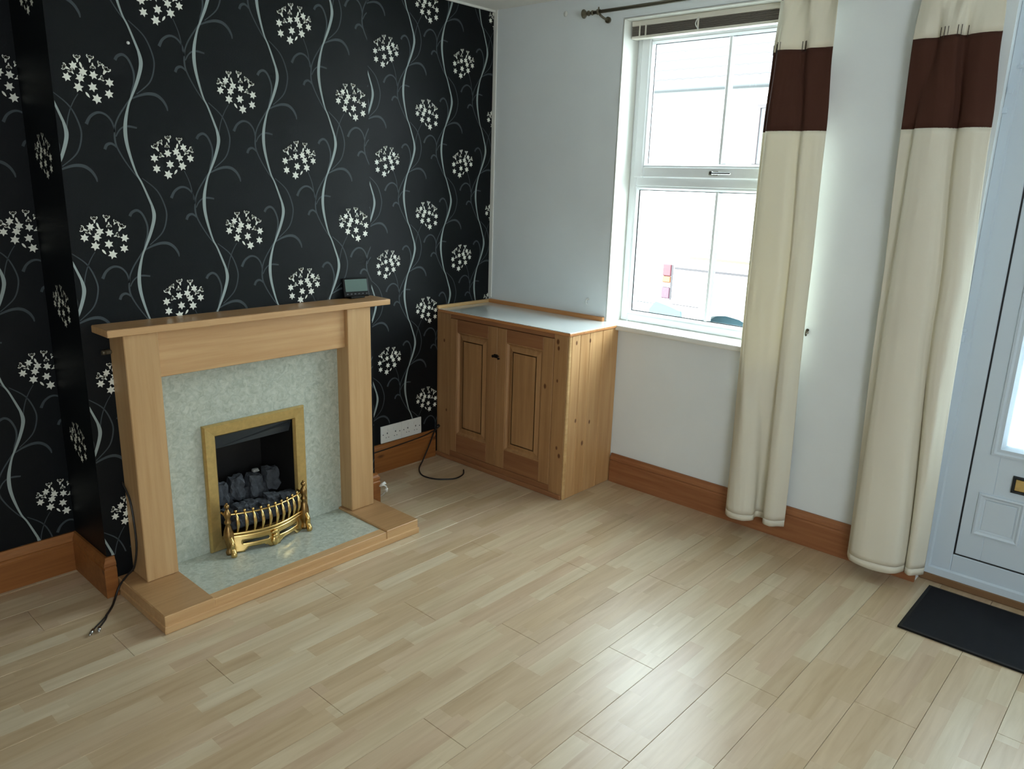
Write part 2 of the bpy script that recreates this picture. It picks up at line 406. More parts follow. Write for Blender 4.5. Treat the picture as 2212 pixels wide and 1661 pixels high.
# ================================================================== THE ROOM
X0, X1, Y0, Y1, H = -4.3, 0.0, -5.1, 0.0, 2.56
BL, BR, BD = -2.457, -1.154, -0.328           # chimney breast: left, right, front
# ---- floor: sub-floor slab and laminate boards laid along X
f = MB(); f.box(X0-0.1, X1+0.14, Y0-0.1, Y1+0.1, -0.12, -0.009)
floor = structure(obj('floor', f, M['joint']), 'pale maple three-strip laminate floor', 'floor')
PW, PL = 0.19, 1.285
def plank_mesh(L, Wd, name='plank'):
    b = MB(); g = 0.0005; b.box(-L/2+g, L/2-g, -Wd/2+g, Wd/2-g, -0.0085, 0.0, 0.0009)
    me = bpy.data.meshes.new(name); b.bm.to_mesh(me); b.bm.free(); me.materials.append(M['laminate']); return me
cache = {}
rowk = 0
k0 = int(math.floor((Y0+2.127)/PW))
for k in range(k0, 13):
    ya, yb = max(Y0, -2.127+PW*k), min(Y1, -2.127+PW*(k+1))
    if yb-ya < 0.01: continue
    joint = {0: -1.349, -1: -1.78}.get(k, -1.35+((k*0.437) % 1)*PL)
    xs = []; x = joint
    while x > X0: x -= PL
    while x < X1+0.1: xs.append(x); x += PL
    xs.append(x)
    for a, b in zip(xs, xs[1:]):
        a, b = max(a, X0), min(b, X1+0.14 if -3.64 < (ya+yb)/2 < -2.6 else X1)
        if b-a < 0.01: continue
        key = (round(b-a, 4), round(yb-ya, 4))
        if key not in cache: cache[key] = plank_mesh(b-a, yb-ya)
        o = bpy.data.objects.new('plank', cache[key]); C.objects.link(o); o.parent = floor
        o.location = Vector(((a+b)/2, (ya+yb)/2, 0))-floor.location
# ---- ceiling
c = MB(); c.box(X0-0.1, X1+0.3, Y0-0.1, Y1+0.1, H, H+0.1)
structure(obj('ceiling', c, M['ceiling']), 'off-white painted ceiling', 'ceiling')
# ---- walls
w = MB(); w.box(X0-0.1, X1+0.3, 0.0, 0.1, -0.1, H)
wall_left = structure(obj('wall_left', w, M['black_paper']), 'black floral papered wall of the alcoves', 'wall')
w = MB()
FX0, FX1, FZ0, FZ1 = -2.012, -1.634, 0.066, 0.578           # fire opening
w.box(BL, FX0, BD, 0, -0.05, H); w.box(FX1, BR, BD, 0, -0.05, H); w.box(FX0, FX1, BD, 0, FZ1, H)
w.box(FX0, FX1, BD, 0, -0.05, FZ0); w.box(FX0, FX1, -0.1, 0, FZ0, FZ1)
wall_breast = structure(obj('wall_chimney_breast', w, M['black_paper']), 'chimney breast papered in black with white allium heads', 'wall')
# window wall with its openings
WY0, WY1, WZ0, WZ1 = -0.892, -1.90, 0.875, 2.425
DY0, DY1, DZ1 = -2.60, -3.62, 2.40
TH = 0.30
w = MB()
w.box(0, TH, 0.1, WY0, -0.1, H); w.box(0, TH, WY0, WY1, -0.1, WZ0); w.box(0, TH, WY0, WY1, WZ1, H)
w.box(0, TH, WY1, DY0, -0.1, H); w.box(0, TH, DY0, DY1, DZ1, H); w.box(0.15, TH, DY0, DY1, -0.1, -0.01); w.box(0, TH, DY1, Y0-0.1, -0.1, H)
wall_right = structure(obj('wall_right', w, M['white_wall']), 'white painted wall with the window and the front door', 'wall')
w = MB(); w.box(X0-0.1, X1+0.3, Y0-0.1, Y0, -0.1, H); structure(obj('wall_rear', w, M['white_wall']), 'white wall behind the photographer', 'wall')
w = MB(); w.box(X0-0.1, X0, Y0, Y1, -0.1, H); structure(obj('wall_side', w, M['side_wall']), 'buff wall opposite the window', 'wall')
# pale end strip where wallpaper meets the white wall
t = MB(); t.box(-0.006, 0.0, -0.028, -0.0, 0.93, H, 0.002)
structure(obj('trim_1', t, M['reveal']), 'pale painted strip in the corner between black and white wall', 'trim')
t = MB(); t.box(BR+0.001, -0.001, -0.012, -0.0005, H-0.012, H, 0.003); t.box(BL-1.7, BL-0.001, -0.012, -0.0005, H-0.012, H, 0.003)
structure(obj('trim_2', t, M['reveal']), 'thin white cornice line along the ceiling', 'trim')

# ---- skirting boards
SK = [(0, 0), (.020, 0), (.020, .118), (.0165, .122), (.0165, .127), (.020, .132), (.018, .144), (.011, .154), (.009, .165), (0, .165)]
def skirting(name, path, mat, label):
    b = MB(); b.sweep([(a, z+0.0005) for a, z in SK], path); return structure(obj(name, b, mat), label, 'skirting board')
skirting('baseboard_left', [(X0, 0), (BL, 0), (BL, BD), (-2.431, BD)], M['pine_skirting_x'], 'stained pine skirting round the left alcove')
skirting('baseboard_back', [(-1.216, BD), (BR, BD), (BR, 0), (-0.455, 0)], M['pine_skirting_x'], 'stained pine skirting in the right alcove under the socket')
skirting('baseboard_right', [(0, -0.992), (0, -2.6005)], M['pine_skirting_y'], 'stained pine skirting under the window')
skirting('baseboard_rear', [(0, -3.64), (0, Y0), (X0, Y0), (X0, 0)], M['pine_skirting_y'], 'stained pine skirting behind the photographer')

# ---- wallpaper print: flat shapes laid on the paper, clipped to each wall face
MOTIF = {"stars": [[-0.0416, 0.0374, 0.0145], [-0.013, 0.0204, 0.0158], [-0.0241, -0.0001, 0.0158], [-0.0657, -0.0009, 0.0153], [-0.0324, -0.0306, 0.0169], [0.014, -0.0259, 0.0163], [0.0238, -0.063, 0.0174], [0.0657, -0.0431, 0.0158], [0.0708, -0.0055, 0.0158], [0.0199, 0.0138, 0.0153]], "bells": [[-0.0276, 0.0625, 0.0116, -90], [0.0137, 0.0667, 0.0121, -100], [0.0428, 0.0515, 0.009, -120], [0.0202, 0.0423, 0.0095, 90], [0.0614, 0.0342, 0.0147, -120], [-0.0674, 0.0293, 0.0116, -20], [0.0439, 0.0047, 0.0095, -160], [-0.0498, 0.0187, 0.0095, -50]], "buds": [[-0.0177, 0.0408, 0.0111, -75], [-0.0052, -0.0526, 0.0111, -55]], "main": [[0.1795, 0.1122, 0.0074], [0.185, 0.0809, 0.0111], [0.1808, 0.0508, 0.0105], [0.1637, 0.003, 0.009], [0.1426, -0.0425, 0.0063], [0.1285, -0.0737, 0.0058], [0.114, -0.1239, 0.0095], [0.1086, -0.1654, 0.0111], [0.1103, -0.2068, 0.01], [0.1197, -0.2565, 0.0074], [0.1347, -0.3097, 0.0053], [0.1517, -0.3451, 0.0053]], "thin": [[[0.1532, 0.2081, 0.0024], [0.2039, 0.164, 0.0038], [0.2292, 0.105, 0.0042], [0.2305, 0.0614, 0.0042], [0.2104, 0.0102, 0.0038], [0.1604, -0.034, 0.0024]], [[0.1418, -0.0513, 0.0037], [0.1684, -0.0387, 0.0058], [0.2007, -0.0293, 0.0079], [0.2296, -0.031, 0.009], [0.2518, -0.0461, 0.0079], [0.2649, -0.0674, 0.0063], [0.268, -0.0827, 0.0032]], [[0.0965, 0.0719, 0.0084], [0.1053, 0.0854, 0.0079], [0.1224, 0.0928, 0.0074], [0.138, 0.0843, 0.0063], [0.1498, 0.0632, 0.0058], [0.1569, 0.0346, 0.0053], [0.1538, 0.0019, 0.0047], [0.1444, -0.0234, 0.0037], [0.1381, -0.0456, 0.0026]], [[0.1362, -0.0513, 0.0032], [0.117, -0.0774, 0.004], [0.0946, -0.1091, 0.0042], [0.0795, -0.1373, 0.0042], [0.0732, -0.1595, 0.0045], [0.0703, -0.1897, 0.0053], [0.0734, -0.2142, 0.0047], [0.0846, -0.2413, 0.0042], [0.1013, -0.2713, 0.0037], [0.1211, -0.3016, 0.0032], [0.1365, -0.3211, 0.0026]], [[-0.0196, -0.1484, 0.009], [-0.0062, -0.1249, 0.0074], [0.0137, -0.1101, 0.0068], [0.0325, -0.1073, 0.0058], [0.0505, -0.1152, 0.0053], [0.0649, -0.133, 0.0047], [0.071, -0.1542, 0.0042], [0.0716, -0.1705, 0.0037]], [[0.075, -0.184, 0.0032], [0.0865, -0.1641, 0.0037], [0.1046, -0.1492, 0.0042], [0.1244, -0.1465, 0.0058], [0.1509, -0.1502, 0.0047]], [[0.0331, -0.2294, 0.0079], [0.0406, -0.2146, 0.0079], [0.0548, -0.2084, 0.0068], [0.0679, -0.2145, 0.0053], [0.0727, -0.2211, 0.0037]]], "stemA": [[-0.0359, -0.0516, 0.0021], [-0.0525, -0.0765, 0.0026], [-0.0671, -0.1062, 0.0029], [-0.0784, -0.1409, 0.0029], [-0.0849, -0.1778, 0.0021]], "stemB": [[0.03889999999999999, -0.04749999999999999, 0.0024], [0.05779999999999996, -0.0952, 0.0028], [0.06739999999999996, -0.1548, 0.0028]]}
PX, PZ, SL = 0.5462, -0.533, 0.0115
class Print:
    """2-D convex pieces (a, z, layer) clipped to a rectangle and mapped to a wall plane"""
    def __init__(s, rect, fn, hole=None): s.hole = hole; s.r = rect; s.fn = fn; s.mb = {'flower': MB(), 'vine': MB(), 'leaf': MB()}
    def piece(s, which, pts):
        if s.hole and all(s.hole[0] < q[0] < s.hole[1] and q[1] < s.hole[2] for q in pts): return
        a0, a1, z0, z1 = s.r
        for ax, lim, sg in ((0, a0, 1), (0, a1, -1), (1, z0, 1), (1, z1, -1)):
            out = []
            for i in range(len(pts)):
                p, q = pts[i], pts[(i+1) % len(pts)]
                ip, iq = sg*(p[ax]-lim) >= 0, sg*(q[ax]-lim) >= 0
                if ip: out.append(p)
                if ip != iq:
                    t = (lim-p[ax])/(q[ax]-p[ax]); out.append((p[0]+(q[0]-p[0])*t, p[1]+(q[1]-p[1])*t))
            pts = out
            if len(pts) < 3: return
        d = {'flower': 0.0011, 'vine': 0.0008, 'leaf': 0.0005}[which]
        s.mb[which].poly([s.fn(a, z, d) for a, z in pts])
    def star(s, cx, cz, r, rot):
        n = 6
        for k in range(n):
            a = rot+2*pi*k/n; w = 0.52
            c0 = (cx, cz); tip = (cx+r*cos(a), cz+r*sin(a))
            l = (cx+r*0.52*cos(a-w), cz+r*0.52*sin(a-w)); q = (cx+r*0.52*cos(a+w), cz+r*0.52*sin(a+w))
            s.piece('flower', [c0, l, tip, q])
    def bell(s, cx, cz, r, ang):
        a = radians(ang); d = Vector((cos(a), sin(a))); n = Vector((-d.y, d.x)); c = Vector((cx, cz))
        P = lambda u, v: tuple(c+d*u*r+n*v*r)
        s.piece('flower', [P(1.0, -.12), P(1.0, .12), P(0.0, .36), P(-.5, .78), P(-.62, .0), P(-.5, -.78), P(0.0, -.36)][:4]+[P(-.62, 0)]); s.piece('flower', [P(1.0, -.12), P(0.2, 0), P(-.62, 0), P(-.5, -.78), P(0.0, -.36)])
        for v in (-.62, 0, .62): s.piece('flower', [P(0.05, v*.68-.2), P(-.4, v-.30), P(-.80, v*1.25), P(-.4, v+.30), P(0.05, v*.68+.2)])
    def bud(s, cx, cz, r, ang):
        a = radians(ang); d = Vector((cos(a), sin(a))); n = Vector((-d.y, d.x)); c = Vector((cx, cz))
        s.piece('flower', [tuple(c+d*u*r+n*v*r) for u, v in ((1, 0), (.55, .22), (0, .34), (-.6, .28), (-1, 0), (-.6, -.28), (0, -.34), (.55, -.22))])
    def ribbon(s, which, pts, ox, oz, m=7):
        P = catmull([Vector(p) for p in pts], m); n = len(P)
        E = []
        for i, p in enumerate(P):
            d = Vector((P[min(i+1, n-1)][0]-P[max(i-1, 0)][0], P[min(i+1, n-1)][1]-P[max(i-1, 0)][1])).normalized()
            nn = Vector((-d.y, d.x))*max(p[2], 0.0015)*(1.18 if which == 'vine' else 1.25)/2; q = Vector((p[0]+ox, p[1]+oz))
            E.append((tuple(q-nn), tuple(q+nn)))
        for (a, b), (c2, d2) in zip(E, E[1:]): s.piece(which, [a, c2, d2, b])
    def head(s, ox, oz, mir):
        rng = random.Random(int(ox*1000)*7+int(oz*1000))
        for x, z, r in MOTIF['stars']: s.star(ox+mir*x, oz+z, r*1.03, pi/2+rng.uniform(-.35, .35))
        for x, z, r, a in MOTIF['bells']: s.bell(ox+mir*x, oz+z, r*1.15, a if mir > 0 else 180-a)
        for x, z, r, a in MOTIF['buds']: s.bud(ox+mir*x, oz+z, r, a if mir > 0 else 180-a)
    def fill(s, ax, az, sl=SL, px=PX):
        a0, a1, z0, z1 = s.r
        for i in range(-14, 15):
            for j in range(-8, 9):
                for B in (0, 1):
                    ox = ax+i*px+B*0.275*px/PX; oz = az+i*sl-j*PZ-B*0.247
                    if ox < a0-0.4 or ox > a1+0.3 or oz < z0-0.5 or oz > z1+0.6: continue
                    s.head(ox, oz, -1 if B else 1)
                    s.ribbon('vine', MOTIF['main']+[[MOTIF['main'][0][0], MOTIF['main'][0][1]+PZ, MOTIF['main'][0][2]]], ox, oz)
                    for t in MOTIF['thin']: s.ribbon('leaf', t, ox, oz)
                    s.ribbon('leaf', MOTIF['stemB' if B else 'stemA'], ox, oz)
    def make(s, parent, only=('leaf', 'vine', 'flower')):
        for k, nm, mt in (('leaf', 'leaf_print', 'print_grey'), ('vine', 'vine_print', 'print_vine'), ('flower', 'flower_print', 'print_white')):
            if k not in only: continue
            bmesh.ops.recalc_face_normals(s.mb[k].bm, faces=s.mb[k].bm.faces[:])
            obj(nm, s.mb[k], M[mt], parent)
p = Print((BL+0.001, BR-0.0005, 0.165, H-0.002), lambda a, z, d: (a, BD-d, z), (-2.30, -1.33, 0.90)); p.fill(-2.3435, 1.9220); p.make(wall_breast)
p = Print((0.001, -BD-0.001, 0.165, H-0.002), lambda a, z, d: (BL-d, -a, z)); p.fill(0.165, 1.664, 0); p.make(wall_breast, ('flower',))
p = Print((BR+0.001, -0.007, 0.165, H-0.013), lambda a, z, d: (a, -d, z)); p.fill(-0.5125, 1.9620, 0.008, 0.546); p.make(wall_left)
p = Print((X0+0.5, BL-0.001, 0.165, H-0.013), lambda a, z, d: (a, -d, z)); p.fill(-2.503, 1.3930, 0.010); p.make(wall_left)

# ================================================================== WINDOW
FXI = 0.13     # inner face of the outer frame
win = sempty('window_1', (FXI, (WY0+WY1)/2, WZ0), 'white plastic casement window with top-hung upper sash', 'window')
# reveal lining and sill
b = MB(); b.box(-0.0, TH-0.05, WY0+0.002, WY0-0.006, WZ0+0.02, WZ1-0.004); b.box(0, TH-0.05, WY1+0.006, WY1-0.002, WZ0+0.02, WZ1-0.004); b.box(0, TH-0.05, WY0, WY1, WZ1-0.006, WZ1+0.002)
obj('window_reveal', b, M['reveal'], win)
b = MB(); b.box(-0.035, FXI+0.02, WY0+0.035, WY1-0.035, WZ0-0.006, WZ0+0.022, 0.006, 2)
obj('window_sill', b, M['reveal'], win)
yl, yr = WY0-0.006, WY1+0.006
zb, zt = WZ0+0.022, WZ1-0.006
def frame_rect(mbx, x0, x1, ya, yb2, za, zb2, wd, bev=0.006):
    mbx.box(x0, x1, ya, ya-wd, za, zb2, bev); mbx.box(x0, x1, yb2+wd, yb2, za, zb2, bev)
    mbx.box(x0, x1, ya-wd, yb2+wd, za, za+wd, bev); mbx.box(x0, x1, ya-wd, yb2+wd, zb2-wd, zb2, bev)
b = MB(); OW = 0.042
frame_rect(b, FXI, FXI+0.07, yl, yr, zb, zt, OW)
TZ = 1.655
b.box(FXI, FXI+0.07, yl-OW, yr+OW, TZ-0.035, TZ+0.022, 0.006)
obj('window_frame', b, M['upvc'], win)
# lower fixed light beads
b = MB(); ly0, ly1, lz0, lz1 = yl-OW, yr+OW, zb+OW, TZ-0.035
b.ring_frame((FXI+0.012, ly0, lz0), (0, -1, 0), (0, 0, 1), (-1, 0, 0), ly0-ly1, lz1-lz0, [(0, 0), (0, .008), (.006, .008), (.018, -.006), (.018, -.02), (0, -.02)])
obj('glazing_bead', b, M['upvc'], win)
# upper sash, proud of the frame
b = MB(); uz0, uz1 = TZ+0.010, zt-OW+0.012; uy0, uy1 = yl-OW+0.012, yr+OW-0.012; UW = 0.058
frame_rect(b, FXI-0.014, FXI+0.05, uy0, uy1, uz0, uz1, UW, 0.007)
sash = obj('sash', b, M['upvc'], win)
b = MB()
b.ring_frame((FXI-0.002, uy0-UW, uz0+UW), (0, -1, 0), (0, 0, 1), (-1, 0, 0), (uy0-uy1)-2*UW, (uz1-uz0)-2*UW, [(0, 0), (0, .006), (.004, .006), (.014, -.008), (.014, -.02), (0, -.02)])
obj('glazing_bead', b, M['upvc'], sash)
# gaskets, glass, glazing bars
gx = FXI+0.016
ug = (uy0-UW-0.014, uy1+UW+0.014, uz0+UW+0.014, uz1-UW-0.014)
lg = (ly0-0.018, ly1+0.018, lz0+0.018, lz1-0.018)
for (ya, yb2, za, zb2), par, x in ((ug, sash, gx), (lg, win, gx+0.006)):
    b = MB(); b.ring_frame((x, ya+0.001, za-0.001), (0, -1, 0), (0, 0, 1), (-1, 0, 0), ya-yb2+0.002, zb2-za+0.002, [(0, 0), (0, .006), (.0035, .003), (.0035, 0)])
    obj('gasket', b, M['gasket'], par)
    ym = -1.413 if par is sash else -1.411
    for pa, pb in ((ya+0.002, ym+0.003), (ym-0.003, yb2-0.002)):
        b = MB(); b.box(x+0.002, x+0.006, pa, pb, za-0.002, zb2+0.002); obj('pane', b, M['glass'], par)
    b = MB(); b.box(x-0.007, x+0.001, ym+0.009, ym-0.009, za-0.002, zb2+0.002, 0.003); b.box(x+0.0065, x+0.008, ym+0.009, ym-0.009, za-0.002, zb2+0.002)
    obj('glazing_bar', b, M['upvc'], par)
    b = MB(); b.box(x+0.0085, x+0.038, ym+0.0085, ym-0.0085, za-0.002, zb2+0.002)
    obj('spacer_bar', b, M['spacer'], par)
# handle
hz = uz0+0.028; hx = FXI-0.014
hd = MB(); hd.box(hx-0.010, hx, -1.375, -1.425, hz-0.011, hz+0.011, 0.004)
h = obj('handle_plate', hd, M['bronze'], sash)
hd = MB(); hd.cyl((hx-0.009, -1.40, hz), (hx-0.03, -1.40, hz), 0.008); hd.box(hx-0.034, hx-0.022, -1.40, -1.505, hz-0.007, hz+0.006, 0.004)
obj('handle', hd, M['chrome'], sash)

# ---- venetian blind pulled up at the window head
BX = 0.075
bl = thing('venetian_blind', 'slatted blind pulled right up at the top of the window', 'blind', (BX, -1.39, 2.33))
by0, by1 = -0.905, -1.885
b = MB(); b.box(BX-0.022, BX+0.022, by0, by1, 2.393, 2.4185, 0.003); obj('head_rail', b, M['blind'], bl)
for k in range(9):
    b = MB(); z = 2.3505+k*0.0046
    b.box(BX-0.020+0.001*(k % 2), BX+0.022, by0-0.004, by1+0.004, z, z+0.0030); obj('slat', b, M['blind_slat'], bl)
b = MB(); b.box(BX-0.022, BX+0.022, by0-0.002, by1+0.002, 2.335, 2.3485, 0.004, 2); obj('bottom_rail', b, M['blind'], bl)
for y in (-0.955, -0.99, -1.28, -1.80):
    b = MB(); b.box(BX-0.0235, BX-0.0215, y+0.004, y-0.004, 2.339, 2.40); obj('ladder_tape', b, M['blind'], bl)
b = MB(); b.tube([(BX-0.024, -1.282, 2.40), (BX-0.03, -1.27, 2.37), (BX-0.026, -1.287, 2.345)], 0.0025, 6); obj('cord', b, M['plastic_white'], bl)

# ================================================================== FRONT DOOR
DX = 0.06
door = sempty('door_1', (DX, -3.11, 0.0), 'white plastic front door with glazed upper panel', 'door')
b = MB(); b.box(DX-0.012, 0.15, DY0+0.0, DY1, 0.0, 0.034, 0.004); obj('threshold', b, M['door_edge'], door)
FW = 0.112
b = MB()
fy0, fy1, fz0, fz1 = DY0, DY1, 0.034, DZ1
for (a, c2, d2, e2) in ((fy0, fy0-FW, fz0, fz1), (fy1+FW, fy1, fz0, fz1), (fy0-FW, fy1+FW, fz0, fz0+FW), (fy0-FW, fy1+FW, fz1-FW, fz1), (fy0-FW, fy1+FW, 2.07, 2.14)):
    b.box(DX, DX+0.07, a, c2, d2, e2, 0.003)
obj('door_frame', b, M['upvc_door'], door)
b = MB(); b.ring_frame((DX, fy0-0.001, fz0+0.001), (0, -1, 0), (0, 0, 1), (-1, 0, 0), fy0-fy1-0.002, fz1-fz0-0.002, [(0, -.002), (0, .010), (.03, .010), (.036, .003), (.036, -.002)])
obj('frame_moulding', b, M['upvc_door'], door)
b = MB(); b.box(DX+0.02, DX+0.05, fy0-FW, fy1+FW, 2.14, fz1-FW); obj('fanlight', b, M['glass_obscure'], door)
ga = 0.007
b = MB(); b.ring_frame((DX+0.006, fy0-FW, fz0+FW), (0, -1, 0), (0, 0, 1), (-1, 0, 0), fy0-fy1-2*FW, 2.07-fz0-FW, [(0, -.05), (0, 0), (ga, -.004), (ga, -.05)])
obj('gasket', b, M['gasket'], door)
ly, ry, lz, tz = fy0-FW-ga, fy1+FW+ga, fz0+FW+ga, 2.07-ga
GL = (-2.822, -3.40, 0.662, 1.92)     # glass opening
b = MB(); X = DX+0.002
b.box(X, X+0.06, ly, GL[0]+0.01, lz, tz, 0.002); b.box(X, X+0.06, GL[1]-0.01, ry, lz, tz, 0.002)
b.box(X, X+0.06, GL[0]+0.01, GL[1]-0.01, lz, GL[2]-0.01, 0.002); b.box(X, X+0.06, GL[0]+0.01, GL[1]-0.01, GL[3]+0.01, tz, 0.002)
leaf = obj('door_leaf', b, M['upvc_door'], door)
b = MB(); b.ring_frame((X, GL[0]+0.046, GL[2]-0.05), (0, -1, 0), (0, 0, 1), (-1, 0, 0), GL[0]-GL[1]+0.092, GL[3]-GL[2]+0.10,
    [(0, -.002), (.003, .009), (.012, .011), (.020, .006), (.032, .008), (.046, -.008), (.050, -.02), (.03, -.02)])
obj('glass_surround', b, M['upvc_door'], leaf)
b = MB(); b.box(X+0.014, X+0.022, GL[0]+0.008, GL[1]-0.008, GL[2]-0.01, GL[3]+0.01); obj('door_glass', b, M['glass_obscure'], leaf)
for y0p, y1p in ((-2.762, -2.932), (-3.02, -3.19), (-3.27, -3.44)):
    b = MB(); b.ring_frame((X, y0p, 0.258), (0, -1, 0), (0, 0, 1), (-1, 0, 0), y0p-y1p, 0.19, [(0, -.002), (.003, .008), (.010, .010), (.018, .004), (.024, .004), (.030, .0), (.03, -.002)])
    b.box(X-0.003, X+0.001, y0p-0.03, y1p+0.03, 0.288, 0.418, 0.0014)
    obj('raised_panel', b, M['upvc_door'], leaf)
b = MB(); b.ring_frame((X, -2.868, 0.478), (0, -1, 0), (0, 0, 1), (-1, 0, 0), 0.30, 0.070, [(0, -.002), (.001, .010), (.006, .013), (.010, .010), (.010, -.002)])
lb = obj('letter_plate', b, M['gasket'], leaf)
b = MB(); b.box(X-0.007, X, -2.879, -3.157, 0.489, 0.537, 0.002); obj('letter_flap', b, M['brass_satin'], leaf)
# little hinge covers and keeps on the frame
for y, z, hh in ((-2.614, 2.005, .022), (-2.607, 1.935, .022), (-2.634, 2.087, .012), (-2.607, 1.10, .016), (-2.605, 1.065, .03)):
    b = MB(); b.box(DX-0.016, DX-0.008, y+0.009, y-0.009, z-hh/2, z+hh/2, 0.002); b.box(DX-0.0165, DX-0.0155, y+0.009, y+0.007, z-hh/2, z+hh/2); b.box(DX-0.0165, DX-0.0155, y+0.009, y-0.009, z+hh/2-.002, z+hh/2)
    obj('hinge_cover', b, M['upvc_door'], door)

# ================================================================== FIRE SURROUND
HZ = 0.065
HL, HR, HF = -2.426, -1.226, -0.742
hearth = thing('hearth', 'low beech-edged hearth with a marble slab in front of the fire', 'hearth', (-1.826, -0.54, 0))
b = MB(); b.box(-2.236, -1.41, BD-0.0, -0.694, 0.0, HZ-0.004, 0.002); obj('marble_slab', b, M['marble'], hearth)
b = MB(); b.box(-2.236, -1.41, -0.694, HF, 0.012, HZ-0.002, 0.002); obj('front_rail', b, M['beech_x'], hearth)
for xa, xb in ((HL, -2.236), (-1.41, HR)):
    b = MB(); b.box(xa, xb, BD-0.001, HF-0.003, 0.012, HZ+0.004, 0.002); blk = obj('hearth_block', b, M['beech_x'], hearth)
    b = MB(); b.box(xa+0.003, xb-0.003, BD-0.004, HF+0.001, HZ+0.0042, HZ+0.0052); obj('top_veneer', b, M['beech_dark'], blk)
b = MB(); b.box(HL-0.004, HR+0.004, HF-0.009, HF+0.01, 0.0, 0.030, 0.004, 2); b.box(HL-0.004, HL+0.01, BD-0.02, HF, 0.0, 0.030, 0.004); b.box(HR-0.01, HR+0.004, BD-0.02, HF, 0.0, 0.030, 0.004)
obj('base_moulding', b, M['beech_x'], hearth)
sur = thing('fire_surround', 'beech fire surround with a mantel shelf and pale marble back panel', 'fireplace', (-1.8, -0.4, HZ))
PY = -0.374
# marble back panel round the fire opening
b = MB(); px0, px1 = -2.30, -1.33
b.box(px0, FX0, PY, BD-0.0005, HZ-0.0035, 0.90, 0.0); b.box(FX1, px1, PY, BD-0.0005, HZ-0.0035, 0.90); b.box(FX0, FX1, PY, BD-0.0005, FZ1, 0.90)
obj('back_panel', b, M['marble'], sur)
LT = 1.050
for xa, xb in ((-2.364, -2.240), (-1.394, -1.264)):
    b = MB(); b.box(xa, xb, -0.461, BD-0.0005, HZ+0.0054, LT, 0.003); obj('leg', b, M['beech'], sur)
b = MB(); b.box(-2.2399, -1.3941, -0.440, PY-0.0005, 0.872, LT, 0.002); obj('frieze', b, M['beech_x'], sur)
b = MB(); b.box(-2.421, -1.158, -0.475, BD-0.0005, LT+0.0003, LT+0.026, 0.003, 2)
sh = obj('mantel_shelf', b, M['beech_x'], sur)
b = MB(); b.box(-2.418, -1.161, -0.472, BD-0.002, LT+0.0263, LT+0.0272); obj('top_veneer', b, M['beech_dark'], sh)
# ================================================================== FIRE
fire = thing('gas_fire', 'inset gas fire with a brass frame, fret and ceramic coals', 'fire', (-1.83, -0.40, HZ-0.004))
b = MB(); FO = (-2.066, -1.590, 0.0615, 0.624)
prof = [(0, 0), (0, .012), (.006, .020), (.048, .016), (.056, .004), (.056, 0)]
b.ring_frame((FO[0], PY-0.0008, FO[2]), (1, 0, 0), (0, 0, 1), (0, -1, 0), FO[1]-FO[0], FO[3]-FO[2], prof)
obj('brass_frame', b, M['brass_satin'], fire)
b = MB(); e = 0.0015; x0, x1, z0, z1 = FX0+e, FX1-e, FZ0+e, FZ1-e; yb = -0.125; yf = PY
b.poly([(x0+.03, yb, z0), (x1-.03, yb, z0), (x1-.03, yb, z1-.05), (x0+.03, yb, z1-.05)])
b.poly([(x0, yf, z0), (x0+.03, yb, z0), (x0+.03, yb, z1-.05), (x0, yf, z1)]); b.poly([(x1, yf, z0), (x1-.03, yb, z0), (x1-.03, yb, z1-.05), (x1, yf, z1)])
b.poly([(x0, yf, z1), (x1, yf, z1), (x1-.03, yb, z1-.05), (x0+.03, yb, z1-.05)]); b.poly([(x0, yf, z0), (x1, yf, z0), (x1-.03, yb, z0), (x0+.03, yb, z0)])
obj('firebox', b, M['soot'], fire)
b = MB(); b.prism([(x0+.004, -0.368, 0.566), (x1-.012, -0.368, 0.566), (x1-.001, -0.350, 0.545), (x1-.001, -0.335, 0.503), (x0+.004, -0.335, 0.499)], (0, 0.004, 0.002))
obj('hood', b, M['hood'], fire)
# coals
def coal(cx, cy, cz, sx, sy, sz, seed, mt='coal', notch=False):
    t = bmesh.new(); bmesh.ops.create_icosphere(t, subdivisions=3, radius=1)
    for v in t.verts:
        n = v.co.normalized(); q = max(abs(n.x), abs(n.y), abs(n.z)); v.co = n*(1-0.45*(1-0.62/q if q > .62 else 0))/q**0.72
        v.co *= 1+0.22*mnoise.noise(n*1.9+Vector((seed, 0, 0)))+0.07*mnoise.noise(n*5+Vector((seed, 3, 0)))
        v.co = Vector((v.co.x*sx, v.co.y*sy, v.co.z*sz))
    m = MB(); m.merge(t, 0, Matrix.Translation((cx, cy, cz)) @ Matrix.Rotation(seed*1.3 % .5-.25, 4, 'Z')); return obj('coal', m, M[mt], fire)
b = MB(); b.box(-1.985, -1.655, -0.42, -0.16, 0.145, 0.185, 0.01); obj('coal_tray', b, M['coal'], fire)
xs = [-1.955, -1.875, -1.79, -1.705]
for i, x in enumerate(xs): coal(x, -0.268, 0.262+0.010*(i % 2), .037, .035, .060, i+1.7)
for i, x in enumerate((-1.915, -1.83, -1.745)): coal(x, -0.245, 0.225, .030, .04, .045, i+8.1)
for i, x in enumerate((-1.965, -1.915, -1.862, -1.81, -1.757, -1.705, -1.668)): coal(x, -0.355-0.012*(i % 2), 0.202+.006*((i*2) % 3), .031, .036, .026, i+20.3)
for i, x in enumerate((-1.94, -1.885, -1.835, -1.78, -1.728, -1.685)): coal(x, -0.405, 0.182, .028, .026, .026, i+33.3)
coal(-1.775, -0.262, 0.326, .016, .010, .008, 4.4, 'ash')
